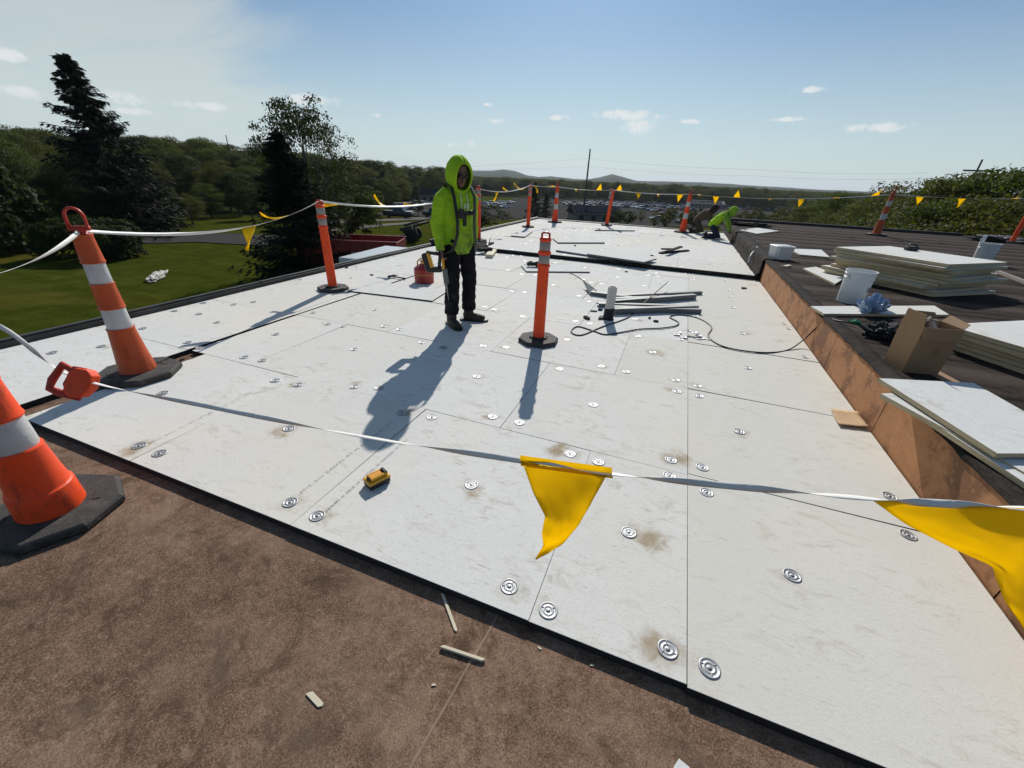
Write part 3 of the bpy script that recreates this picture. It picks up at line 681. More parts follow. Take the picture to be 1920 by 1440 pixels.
def tree(kind, p, h, label, group=None, name=None, rz=None, wx=1.0, cat='tree'):
    nm = name or {'spruce': 'spruce_tree', 'spruce2': 'spruce_tree', 'fir': 'conifer_tree', 'aspen': 'aspen_tree'}.get(kind, 'broadleaf_tree')
    o = thing(nm, label, cat, p, random.uniform(0, 6.28) if rz is None else rz, group); o.scale = (h*wx, h*wx, h)
    put('trunk', PROTO[kind][1], o); put('crown', PROTO[kind][0], o); return o
def tree_px(kind, xb, yb, yt, label, **k):
    p = hit(xb, yb); return tree(kind, p, z_at(p.x, p.y, yt)-p.z, label, **k)
def tree_d(kind, x, d, yt, label, **k):
    a = azel(x, yt)[0]; p = Vector((d*math.cos(a), d*math.sin(a), 0)); p.z = T(p.x, p.y); return tree(kind, p, max(3, z_at(p.x, p.y, yt)-p.z), label, **k)
# named single trees
tree_d('spruce', 118, 50, 98, 'tall dark ragged spruce standing behind the clipped lawn hedge', rz=1.2, wx=1.3)
tree_d('spruce2', 240, 54, 262, 'broad dark spruce beside the tall ragged spruce', wx=1.25)
tree_d('aspen', 548, 29, 172, 'thin leafed tree with sparse crown above the dark spruce', rz=.4, wx=.74)
tree_d('spruce2', 518, 26, 244, 'dark spruce standing in front of the sparse leafed tree', wx=1.4)
tree_d('round', 640, 34, 330, 'low bushy green tree next to the sparse leafed tree', wx=.85)
tree_px('round', 902, 436, 381, 'round bushy dark tree with several stems beside the roof corner', rz=.7, wx=1.75)
tree_d('fir', 1004, 78, 340, 'narrow dark conifer rising behind the thin orange post', wx=.85)
tree_d('fir', 1026, 84, 362, 'wider dark conifer behind the banded barrel', wx=1.25)
tree_d('fir', 1305, 70, 402, 'small dark conifer behind the crouching workers')
tree_d('round', 782, 96, 374, 'small ornamental tree beside the parked pickup truck', wx=.8)
tree_d('maple', 75, 48, 330, 'mid green tree between the shrub tree and the ragged spruce', wx=1.1)
for i, (x, d, yt) in enumerate([(1180, 88, 398), (1232, 92, 396), (1290, 100, 392), (1150, 84, 405), (1345, 90, 400), (1400, 100, 395), (1440, 84, 402), (1205, 120, 392), (1262, 130, 388), (1320, 125, 390), (1375, 135, 387), (1425, 118, 391), (1470, 108, 393), (1165, 104, 401), (1250, 96, 404), (1385, 88, 408)]):
    tree_d(['round', 'airy', 'olive'][i % 3], x, d, yt, 'small tree planted at the edge of the car park', group='small trees along the car park', wx=.9)
tree_d('olive', 1500, 62, 388, 'rounded light green tree just beyond the upper roof edge', wx=1.25)
tree_d('olive', 1555, 58, 402, 'low green tree beside the rounded light green tree', wx=1.2)
# right wood edge
for i, (x, d, yt) in enumerate([(1640, 50, 385), (1690, 56, 356), (1735, 50, 338), (1770, 54, 336), (1810, 48, 342), (1850, 46, 334), (1890, 48, 322), (1925, 44, 326), (1960, 46, 316), (1720, 36, 398), (1790, 33, 388), (1860, 32, 378), (1915, 30, 372), (1600, 60, 402), (2010, 36, 320)]):
    k = ['airy', 'airy', 'airy', 'olive', 'oak', 'airy', 'olive', 'oak', 'olive', 'olive', 'oak', 'olive', 'olive', 'oak', 'oak'][i]
    tree_d(k, x, d, yt, {'airy': 'thin topped pale stemmed tree in the wood beside the upper roof', 'olive': 'dense olive tree in the wood beside the upper roof', 'oak': 'fresh green tree in the wood beside the upper roof'}[k],
           group='trees of the wood beside the upper roof', wx=1.1)
# left wooded hillside
lw = [(-60, 60, 262), (-20, 75, 258), (30, 62, 330), (60, 90, 262), (110, 70, 300), (20, 110, 252), (90, 125, 254), (150, 100, 268), (200, 110, 268), (250, 85, 290), (240, 130, 262), (300, 120, 265),
      (330, 90, 285), (350, 140, 272), (390, 120, 280), (410, 82, 300), (440, 100, 285), (470, 80, 300), (430, 70, 320), (380, 66, 345), (310, 70, 350), (350, 58, 380), (460, 62, 350), (480, 130, 285),
      (540, 120, 300), (600, 140, 305), (640, 130, 318), (665, 150, 300), (700, 165, 298), (730, 180, 305), (690, 120, 330), (720, 120, 335), (660, 100, 345), (740, 150, 325), (620, 85, 345), (590, 80, 330),
      (5, 50, 385), (120, 56, 365), (205, 60, 380), (280, 58, 390), (765, 200, 330), (790, 210, 340), (815, 220, 342), (690, 90, 350)]
for i, (x, d, yt) in enumerate(lw):
    k = ['maple', 'oak', 'tall', 'olive', 'maple', 'oak'][(i*7) % 6]
    tree_d(k, x, d, yt, {'maple': 'dark green broadleaf tree on the wooded slope past the lawn', 'oak': 'spring green broadleaf tree on the wooded slope past the lawn',
                         'tall': 'slim tall tree on the wooded slope past the lawn', 'olive': 'yellowish olive tree on the wooded slope past the lawn'}[k],
           group='trees of the wooded slope', wx=1.15)
# masses of wood farther off: geometry nodes scatter of the same crowns
def wood_mass(name, label, pts, kinds):
    src = bpy.data.collections.new('wood_sources')
    for k in kinds:
        o = bpy.data.objects.new('tree_source', PROTO[k][0]); src.objects.link(o)
    me = bpy.data.meshes.new(name); me.from_pydata([p[:3] for p in pts], [], [])
    me.attributes.new('hgt', 'FLOAT', 'POINT').data.foreach_set('value', [p[3] for p in pts])
    o = bpy.data.objects.new(name, me); COL.objects.link(o); tag(o, label, 'wood', kind='stuff')
    g = bpy.data.node_groups.new(name+'_scatter', 'GeometryNodeTree')
    g.interface.new_socket('Geometry', in_out='INPUT', socket_type='NodeSocketGeometry'); g.interface.new_socket('Geometry', in_out='OUTPUT', socket_type='NodeSocketGeometry')
    gi, go = g.nodes.new('NodeGroupInput'), g.nodes.new('NodeGroupOutput')
    ci = g.nodes.new('GeometryNodeCollectionInfo'); ci.inputs[0].default_value = src; ci.inputs[1].default_value = True; ci.inputs[2].default_value = True
    ip = g.nodes.new('GeometryNodeInstanceOnPoints'); ip.inputs['Pick Instance'].default_value = True
    rv = g.nodes.new('FunctionNodeRandomValue'); rv.data_type = 'FLOAT_VECTOR'; rv.inputs[1].default_value = (0, 0, 6.28)
    na = g.nodes.new('GeometryNodeInputNamedAttribute'); na.data_type = 'FLOAT'; na.inputs[0].default_value = 'hgt'
    cb = g.nodes.new('ShaderNodeCombineXYZ'); ml = g.nodes.new('ShaderNodeMath'); ml.operation = 'MULTIPLY'; ml.inputs[1].default_value = 1.25
    g.links.new(na.outputs[0], ml.inputs[0]); g.links.new(ml.outputs[0], cb.inputs[0]); g.links.new(ml.outputs[0], cb.inputs[1]); g.links.new(na.outputs[0], cb.inputs[2])
    g.links.new(gi.outputs[0], ip.inputs['Points']); g.links.new(ci.outputs[0], ip.inputs['Instance']); g.links.new(rv.outputs[0], ip.inputs['Rotation']); g.links.new(cb.outputs[0], ip.inputs['Scale'])
    g.links.new(ip.outputs[0], go.inputs[0]); m = o.modifiers.new('scatter', 'NODES'); m.node_group = g; return o
def pts_sector(x0, x1, d0, d1, n, h0, h1, sink=.5):
    out = []; a0, a1 = azel(x0, 340)[0], azel(x1, 340)[0]
    for _ in range(n):
        a = random.uniform(a1, a0); d = math.sqrt(random.uniform(d0*d0, d1*d1)); x, y = d*math.cos(a), d*math.sin(a)
        out.append((x, y, T(x, y)-sink, random.uniform(h0, h1)))
    return out
wood_mass('forest', 'unbroken dark forest stretching behind the car park to the hills', pts_sector(720, 1700, 430, 1000, 2600, 11, 18)+pts_sector(640, 2000, 1000, 2600, 3800, 11, 18), ['maple', 'oak', 'tall', 'olive'])
wood_mass('forest', 'dense wood covering the hillside behind the lawn trees', pts_sector(-300, 640, 135, 420, 1500, 9, 14)+pts_sector(560, 830, 215, 430, 260, 12, 17), ['maple', 'oak', 'olive'])
wood_mass('forest', 'wood running downhill behind the olive trees by the upper roof', pts_sector(1560, 2300, 75, 430, 900, 8, 12), ['olive', 'oak', 'airy'])
# hedge on the lawn
def hedge(a, b, dep, hg, name, label, seed, leaf=.10, n=12000):
    o = thing(name, label, 'hedge' if name == 'hedge' else 'bush', (a+b)/2, math.atan2((b-a).y, (b-a).x))
    Lh = (b-a).length/2; rs = np.random.default_rng(seed)
    u = rs.normal(size=(n, 3)); u /= np.linalg.norm(u, axis=1)[:, None]; u[:, 2] = np.abs(u[:, 2]); P = np.sign(u)*np.abs(u)**.66
    lump = np.array([1+.22*mnoise.noise(Vector((p[0]*Lh*.9+seed, p[1]*dep*.9, p[2]*hg*.9))) for p in P]); r = rs.uniform(.80, 1.03, n)*lump
    P = P*np.array([Lh*1.02, dep, hg])*r[:, None]; P[:, 2] += .12
    V, F = leaf_quads(P, u, leaf, rs); put('foliage', np_mesh('foliage', V, F, M_leafB), o)
    for k in range(5):
        mb = MB(); x = (k-2)*Lh/2.8; mb.tube([(x, 0, -.1), (x*1.05, .1, hg*.35), (x*1.1, .2, hg*.65)], [.07, .05, .02], 6); mb.build('stem', M_bark, o)
hedge(hit(96, 480), hit(262, 484), 1.8, 2.1, 'hedge', 'wide clipped evergreen hedge casting shade on the lawn', 5)
hedge(hit(-70, 470), hit(70, 474), 3.0, 5.2, 'bush', 'tall shadowed bush at the lawn edge next to the hedge', 8, .14, 12000)
# ------------------------------------------------------------------ orange posts and cones
def octo(r, z0, z1, ch=.012, n=8, sx=1.0):
    mb = MB(); pr = lambda q: [(q*sx*math.cos(2*math.pi*(k+.5)/n), q*math.sin(2*math.pi*(k+.5)/n)) for k in range(n)]
    a, b, c = pr(r*.97), pr(r), pr(r-ch)
    vs = [(x, y, z0) for x, y in a]+[(x, y, z0+.01) for x, y in b]+[(x, y, z1-ch) for x, y in b]+[(x, y, z1) for x, y in c]
    fs = [tuple(range(n-1, -1, -1)), tuple(range(3*n, 4*n))]+[(q*n+i, q*n+(i+1) % n, (q+1)*n+(i+1) % n, (q+1)*n+i) for q in range(3) for i in range(n)]
    mb.add(vs, fs); return mb
def tube_post(p, label, rz=0, h=1.09, tilt=(0, 0), group='slim orange posts'):
    o = thing('delineator_post', label, 'post', p, rz, group); k = h/1.09
    b = octo(.215, 0, .045); b.add(*(lambda m: (m.v, m.f))(octo(.10, .044, .062, .01))); b.build('base', M_rubber, o, bevel=.003)
    prof = [(.064, .055), (.061, .07), (.058, .40), (.055, .775), (.062, .780), (.064, .790), (.062, .800), (.0535, .805), (.0530, .896), (.062, .900), (.064, .912), (.062, .924), (.0525, .928), (.0520, 1.018), (.057, 1.022), (.058, 1.036), (.050, 1.044), (.046, 1.05)]
    mb = MB(); mb.lathe([(r, z*k) for r, z in prof], 26); st = mb.build('tube', M_orange, o, auto=True)
    for z0, z1, r in ((.812, .892, .0542), (.934, 1.014, .0532)):
        m2 = MB(); m2.lathe([(r-.002, z0*k), (r, z0*k+.002), (r-.0005, z1*k-.002), (r-.0026, z1*k)], 26); m2.build('reflective_band', M_reflg, o, True)
    m3 = MB(); a = .036  # flat grab handle on top
    m3.tube([(-a, 0, 1.04*k), (-a, 0, 1.082*k), (-a*.6, 0, 1.092*k), (a*.6, 0, 1.092*k), (a, 0, 1.082*k), (a, 0, 1.04*k)], [(.010, .022)]*6, 8, side=None); m3.build('handle', M_redh, o, True)
    st.rotation_euler = (tilt[0], tilt[1], 0)
    return o
def band_cone(p, label, rz=0, h=1.0, mat=None, tilt=(0, 0), collar=False, group='banded orange cones', fresh=False, fat=1.0):
    o = thing('traffic_cone', label, 'cone', p, rz, group); mo = M_orange if fresh else M_orange2; k = h
    b = octo(.27, 0, .05, .014, 8, 1.05); b.build('base', M_rubber, o, bevel=.004)
    for w in range(2):
        mb = MB(); mb.box((.17*math.cos(.6+w*math.pi), .17*math.sin(.6+w*math.pi), .051), (.09, .03, .006), .6+w*math.pi+math.pi/2); mb.build('grip_pad', M_rubber, o, bevel=.002)
    segs = [(.05, .40, .116, .082, mo if not fresh else M_orange, 'lower_sleeve'), (.40, .56, .077, .072, M_refl, 'reflective_band'), (.56, .74, .076, .068, mo, 'middle_sleeve'),
            (.74, .89, .065, .061, M_refl, 'reflective_band'), (.89, 1.075, .066, .057, mo, 'upper_sleeve')]
    rot = Matrix.Rotation(tilt[0], 4, 'X') @ Matrix.Rotation(tilt[1], 4, 'Y')
    for z0, z1, r0, r1, m, nm in segs:
        mb = MB(); ov = .012; r0, r1 = r0*fat, r1*fat
        if m is M_refl: prof = [(r0-.006, z0*k-ov), (r0, z0*k), ((r0+r1)/2, (z0+z1)/2*k), (r1, z1*k), (r1-.006, z1*k+.004)]
        elif collar and nm == 'lower_sleeve':
            prof = [(r0+.002, .045), (r0-.002, .17), (r0-.004, .178), (r0-.012, .184), (r0-.014, .19), (r1+.002, z1*k-.012), (r1+.004, z1*k-.004), (r1, z1*k+.004), (r1-.008, z1*k+.006)]
        else: prof = [(r0+.002, z0*k-.006), (r0+.004, z0*k), (r0+.002, z0*k+.008), (r0, z0*k+.012), ((r0+r1)/2, (z0+z1)/2*k), (r1, z1*k-.012), (r1+.004, z1*k-.006), (r1+.003, z1*k+.002), (r1-.008, z1*k+.004)]
        mb.lathe(prof, 32)
        for i, v in enumerate(mb.v):  # dents
            w = Vector(v); s_ = 1+.035*mnoise.noise(Vector((w.x*9+p[0], w.y*9+p[1], w.z*5))); mb.v[i] = (v[0]*s_, v[1]*s_, v[2])
        mb.xf(rot); mb.build(nm, m, o, auto=True)
    mb = MB(); mb.lathe([(.05, 1.075*k), (.034, 1.083*k), (.030, 1.10*k), (.034, 1.115*k), (.03, 1.12*k)], 20); mb.xf(rot); mb.build('neck', M_redh, o, True)
    mb = MB(); pts = [(-.052, 0, 1.11)]+[(.052*math.cos(math.pi-q), 0, 1.19+.055*math.sin(q)) for q in np.linspace(0, math.pi, 9)]+[(.052, 0, 1.11), (-.052, 0, 1.11)]
    mb.tube([(x, y_, z*k) for x, y_, z in pts], [(.014, .009)]*len(pts), 8, side=(0, 1, 0)); mb.box((0, 0, 1.115*k), (.12, .024, .03)); mb.xf(rot); mb.build('loop_handle', M_redh, o, True)
    return o
def zb(x, y, z=0.0):
    p = G(x, y, z); return p
P_near0 = zb(106, 962, -.04); band_cone(P_near0, 'bright orange cone with white band on the bare brown deck', .35, collar=True, fresh=True, fat=1.06)
P_cone = zb(263, 702); band_cone(P_cone, 'faded orange cone with two white bands beside the slot in the boards', .15+.5, tilt=(0, 0))
P_post1 = zb(625, 543); tube_post(P_post1, 'orange post standing by the lawn-side roof edge', .2, 1.17)
P_post2 = zb(1009, 640); tube_post(P_post2, 'orange post in the middle of the boards near the pipe stub', .1, 1.09)
ZF = ZFAR
P_A = zb(990, 426, ZF); tube_post(P_A, 'thin orange post with faded top near the far roof corner', .3, 1.28)
P_B = zb(1040, 417, ZF); band_cone(P_B, 'banded orange cone at the far roof corner', .4, 1.15, fresh=True)
P_C = zb(1137, 423, ZF); tube_post(P_C, 'leaning orange post at the far edge of the roof', .2, 1.22, tilt=(0, .06))
P_D = zb(1279, 436, ZF); band_cone(P_D, 'banded orange cone beside the kneeling workers', .2, 1.1, fresh=True)
P_E = zb(1642, 441, ZUP); band_cone(P_E, 'weathered banded cone on the dark upper roof', .3, 1.12)
P_F = zb(1896, 456, ZUP); tube_post(P_F, 'red-orange post beside crumpled sheeting on the upper roof', .3, 1.2)
P_H = Vector((3.1, .86, ZUP)); band_cone(P_H, 'banded cone on the upper roof holding the near pennant line', .2)
P_G = zb(897, 452, ZF); tube_post(P_G, 'orange post standing behind the worker in the green hoodie', .3, 1.25)

# ------------------------------------------------------------------ pennant lines
def pennant(P, t, swing, w, l, seed, parent, mat, curl=.22):
    rs = random.Random(seed); t = t.normalized(); dn = Vector((0, 0, -1)); dn = (dn-t*dn.dot(t)).normalized(); n = t.cross(dn)
    nu, nv = 7, 9; rows_ = []
    for j in range(nv):
        v = j/(nv-1); ang = swing+curl*v*v+.07*math.sin(seed+v*3); dr = dn*math.cos(ang)+n*math.sin(ang); row = []
        half = w/2*(1-v*.985); sl = .25*l*v*math.sin(seed*1.7)
        for i in range(nu):
            u = i/(nu-1)*2-1; rip = .035*v*math.sin(u*2.2+seed+v*4)*l*3
            row.append(P+t*(u*half+sl)+dr*(l*v)+(dr.cross(t))*rip)
        rows_.append(row)
    mb = MB(); mb.grid(rows_); mb.build('pennant', mat, parent, True, solid=.0012)
def tape_path(pts, sag):
    out = []
    for (a, b), s_ in zip(zip(pts[:-1], pts[1:]), sag):
        n = 14; a, b = Vector(a), Vector(b)
        out += [a.lerp(b, i/n)+Vector((0, 0, -s_*4*(i/n)*(1-i/n))) for i in range(n)]
    return out+[Vector(pts[-1])]
def tape(path, parent, w=.012, th=.0012, tw=0.0, seed=0):
    rows_ = []; n = len(path)
    for i, p in enumerate(path):
        t = (path[min(n-1, i+1)]-path[max(0, i-1)]).normalized(); s_ = Vector((0, 0, 1))-t*t.z; s_.normalize(); q = t.cross(s_); a = tw*math.sin(i*.33+seed)+.4
        d = s_*math.cos(a)+q*math.sin(a); rows_.append([p-d*w, p+q*.0008, p+d*w])
    mb = MB(); mb.grid(rows_); mb.build('tape', M_tape, parent, True, solid=th)
def topz(p, z): return Vector((p.x, p.y, p.z+z))
L1 = thing('pennant_line', 'white tape with small yellow pennants strung from post to post round the roof', 'pennant line', topz(P_cone, 0))
off = L1.location
nodes = [topz(P_near0, 1.12), topz(P_cone, 1.10), topz(P_post1, 1.165), topz(P_G, 1.19), topz(P_A, 1.26), topz(P_B, 1.22), topz(P_C, 1.2)+Vector((.07, 0, 0)), topz(P_D, 1.2), topz(P_E, 1.16), topz(P_F, 1.22)+Vector((0, 0, 0)), Vector((15, 12, 1.7))]
sag = [.06, .16, .20, .12, .02, .05, .05, .13, .05, .02]
W1 = tape_path(nodes, sag); loc = [p-off for p in W1]; tape(loc, L1, .013, tw=.9)
spans = [(1, [(.54, .1), (.74, 1.5)]), (2, [(.08, 1.3), (.28, 2.0), (.45, 1.5), (.62, .3)]), (3, [(.3, .2), (.55, 1.6), (.75, 2.1), (.88, 1.0)]), (4, [(.15, .7), (.6, 1.9)]),
         (5, [(.35, 1.5), (.75, 2.9)]), (6, [(.08, 2.8), (.35, .9), (.62, 1.5), (.88, .1)]), (7, [(.04, 1.7), (.14, .1), (.25, 2.9), (.42, 1.5), (.58, .4), (.74, 1.7), (.92, 2.5)]), (8, [(.2, .1), (.5, .1), (.85, 1.9)]), (9, [(.2, .2)])]
for si, lst in spans:
    for k, (u, sw) in enumerate(lst):
        i = si*14+int(u*14); i = min(i, len(loc)-2); p = loc[i].lerp(loc[i+1], u*14-int(u*14)); pennant(p, loc[i+1]-loc[i], sw*(1 if si < 4 else -1), .21, .25, si*7+k*3.1, L1, M_flag)
# the near line, across the picture at about chest height
L2 = thing('pennant_line', 'silver white tape with two large yellow pennants strung over the near boards', 'pennant line', D(1060, 877, 1.1))
ctl = [(-192, 545, 1.51), (0, 612, 1.62), (138, 706, 1.74), (420, 768, 1.52), (700, 822, 1.33), (980, 864, 1.14), (1150, 889, 1.06), (1400, 914, .96), (1640, 936, .88), (1800, 946, .84), (2000, 958, .80), (2200, 962, .78)]
# smooth the control points into a path
cp = [D(*c) for c in ctl]+[Vector((1.9, .93, 1.22)), Vector((3.1, .86, ZUP+1.1))]; path2 = []
for i in range(len(cp)-1):
    a, b, c, d = cp[max(0, i-1)], cp[i], cp[i+1], cp[min(len(cp)-1, i+2)]
    for k in range(10):
        t = k/10; path2.append(.5*((2*b)+(c-a)*t+(2*a-5*b+4*c-d)*t*t+(3*b-a-3*c+d)*t**3))
path2.append(cp[-1]); tape([p-L2.location for p in path2], L2, .0085, .001, 1.1, 1.0)
def big_pennant(left, right, hem, name_seed, dl=0.0):
    """left/right: pixel+depth polylines of the two edges from tape to tip; hem: folded strip above"""
    nv, nu = 34, 21
    def samp(poly, t):
        q = t*(len(poly)-1); i = min(int(q), len(poly)-2); u = q-i; a, b = poly[i], poly[i+1]; return D(*(a[k]+(b[k]-a[k])*u for k in range(3)))
    rows_ = []
    for j in range(nv):
        t = j/(nv-1); l, r_ = samp(left, t), samp(right, t); row = []
        for i in range(nu):
            u = i/(nu-1); p = l.lerp(r_, u); w = .010*math.sin(math.pi*u)*math.sin(t*7+name_seed+u*2.2)+.006*abs(mnoise.noise(Vector((u*2.4+name_seed, t*5.5-u*1.5, 0))))*(.3+t)+.003*mnoise.noise(Vector((u*7, t*11, name_seed))); row.append(p+Vector(ray(960, 720))*w-L2.location)
        rows_.append(row)
    mb = MB(); mb.grid(rows_); mb.build('pennant', M_flag, L2, True, solid=.001)
    if hem:
        rows_ = []
        for j in range(3):
            t = j/2; rows_.append([D(hem[0][0]+(hem[1][0]-hem[0][0])*u+(hem[2][0]*t), hem[0][1]+(hem[1][1]-hem[0][1])*u+hem[2][1]*t, (hem[0][2]+(hem[1][2]-hem[0][2])*u)-.004+.008*math.sin(math.pi*t))-L2.location for u in np.linspace(0, 1, 9)])
        mb = MB(); mb.grid(rows_); mb.build('hem', M_flag, L2, True, solid=.0012)
big_pennant([(980, 868, 1.135), (1000, 925, 1.12), (1022, 968, 1.09), (1016, 1000, 1.10), (1019, 1022, 1.12), (1004, 1050, 1.13)], [(1138, 890, 1.065), (1112, 938, 1.06), (1085, 985, 1.07), (1058, 1018, 1.09), (1030, 1037, 1.12), (1006, 1049, 1.13)], ((975, 854, 1.135), (1147, 877, 1.06), (2, 20)), .4)
big_pennant([(1634, 937, .88), (1700, 984, .87), (1790, 1030, .85), (1862, 1062, .82), (1880, 1120, .80), (1925, 1185, .79)], [(1990, 956, .80), (2000, 1010, .78), (1992, 1060, .77), (1975, 1110, .77), (1955, 1150, .78), (1928, 1186, .79)], None, 2.0)
# red line handle hung on the tape
hp = D(138, 712, 1.73); hh = thing('line_handle', 'red plastic grip frame hanging on the near tape', 'handle', hp)
ex = Vector((RW[0, 0], RW[1, 0], RW[2, 0])); ey = -Vector((RW[0, 1], RW[1, 1], RW[2, 1])); ez = ex.cross(ey)
Mh = Matrix((ex, ey, ez)).transposed(); q = 1.73/FPX
def hpt(x, y, z=0): return Mh @ Vector(((x-138)*q, -(y-712)*q, z))
mb = MB(); mb.tube([hpt(*c) for c in ((152, 704), (118, 684), (98, 712), (93, 728), (110, 736), (150, 745))], [(.012, .016)]*6, 10); mb.build('grip_bar', M_redh, hh, True)
mb = MB(); mb.tube([hpt(128, 735), hpt(124, 720), hpt(141, 690), hpt(160, 694)], [.010, .011, .011, .010], 8); mb.build('inner_bar', M_redh, hh, True)
mb = MB(); vs = [hpt(*c) for c in ((136, 699), (150, 690), (172, 694), (181, 706), (176, 728), (160, 744), (140, 746), (126, 734))]
n = len(vs); mb.add([v-ez*.022 for v in vs]+[v+ez*.022 for v in vs], [tuple(range(n)), tuple(range(2*n-1, n-1, -1))]+[(i, n+i, n+(i+1) % n, (i+1) % n) for i in range(n)]); mb.build('body', M_orange, hh, bevel=.006)

# ------------------------------------------------------------------ people
M_skin = simple('skin', (.16, .085, .055), .55, var=.12, scale=20)
def mat_hivis():
    m, t, b = new_mat('lime_hoodie'); v = coord(t); sp = nd(t, 'ShaderNodeSeparateXYZ'); tc = nd(t, 'ShaderNodeTexCoord'); t.links.new(tc.outputs['Object'], sp.inputs[0])
    c = mixc(t, nz(t, v, 9, 4), (.25, .46, .014), (.37, .60, .028))
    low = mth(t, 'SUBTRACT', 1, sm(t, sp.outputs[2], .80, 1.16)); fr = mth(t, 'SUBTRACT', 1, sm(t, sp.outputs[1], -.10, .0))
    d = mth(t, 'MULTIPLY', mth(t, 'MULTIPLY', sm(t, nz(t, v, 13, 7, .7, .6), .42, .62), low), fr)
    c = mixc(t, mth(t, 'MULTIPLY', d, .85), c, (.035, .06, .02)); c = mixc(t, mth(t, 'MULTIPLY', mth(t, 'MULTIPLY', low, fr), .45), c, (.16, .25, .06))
    c = mixc(t, mth(t, 'MULTIPLY', sm(t, nz(t, v, 30, 5, .7), .60, .72), .35), c, (.10, .16, .03))
    t.links.new(c, b.inputs['Base Color']); b.inputs['Roughness'].default_value = .9; b.inputs['Specular IOR Level'].default_value = .15; bump(t, b, nz(t, v, 200, 3), .2, .002); return m
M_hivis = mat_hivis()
M_trouser = simple('black_trousers', (.012, .012, .014), .9, var=.4, scale=9, dirt=(.10, .095, .085), dirt_amt=.30, bmp=.2, spec=.1)
M_boot = simple('brown_boot', (.030, .022, .017), .75, var=.4, scale=14, bmp=.3, dirt=(.12, .095, .07))
M_web = simple('black_webbing', (.016, .017, .016), .7, var=.3, scale=30)
M_web2 = simple('grey_webbing', (.055, .065, .04), .75, var=.3, scale=30)
M_jacket = simple('brown_jacket', (.085, .055, .033), .9, var=.25, scale=10, bmp=.2)
M_darkcap = simple('dark_hood', (.02, .016, .014), .9, var=.2)
M_jeans = simple('dark_jeans', (.012, .016, .035), .9, var=.3, scale=10)
M_tan = simple('tan_trousers', (.06, .045, .03), .9, var=.3, scale=10)
M_lens = simple('dark_lens', (.008, .008, .01), .1, var=.1)
M_yel = simple('yellow_tool_plastic', (.72, .36, .012), .42, var=.15, scale=14, dirt=(.08, .05, .02), dirt_amt=.5)
def fold(amp, sc, seed): return lambda c: amp*(mnoise.noise(Vector((c.x*sc+seed, c.y*sc, c.z*sc*1.5)))+.6*mnoise.noise(Vector((c.x*sc*2.3, c.y*sc*2.3+seed, c.z*sc*3.4))))
def hand_tubes(mb, w, e, palm_n, k=1.0, curl=.9, side=1):
    """palm and five curled fingers from wrist w, forearm direction from e; palm_n = direction the palm faces"""
    d = (w-e).normalized(); pn = palm_n-d*palm_n.dot(d); pn.normalize(); s_ = d.cross(pn)*side
    mb.tube([w-d*.02, w+d*.03*k, w+d*.085*k], [(.027*k, .021*k), (.036*k, .017*k), (.040*k, .014*k)], 10, side=s_)
    for q, (o_, ln) in enumerate(((-.030, .066), (-.010, .076), (.010, .070), (.029, .056))):
        a = w+d*.080*k+s_*o_*k; pts = [a]; ang = .25
        for seg in range(3):
            ang += curl*(.55+.12*q*.3); dr = d*math.cos(ang)+pn*math.sin(ang); pts.append(pts[-1]+dr*ln*k*(.42, .33, .27)[seg])
        mb.tube(pts, [.0095*k, .009*k, .0085*k, .0065*k], 8)
    a = w+d*.028*k-s_*.032*k; t1 = a+(d*.55-s_*.6+pn*.55).normalized()*.034*k; t2 = t1+(d*.75+pn*.6+s_*.15).normalized()*.03*k
    mb.tube([a+s_*.012*k, a, t1, t2], [.014*k, .0125*k, .0105*k, .0075*k], 8)
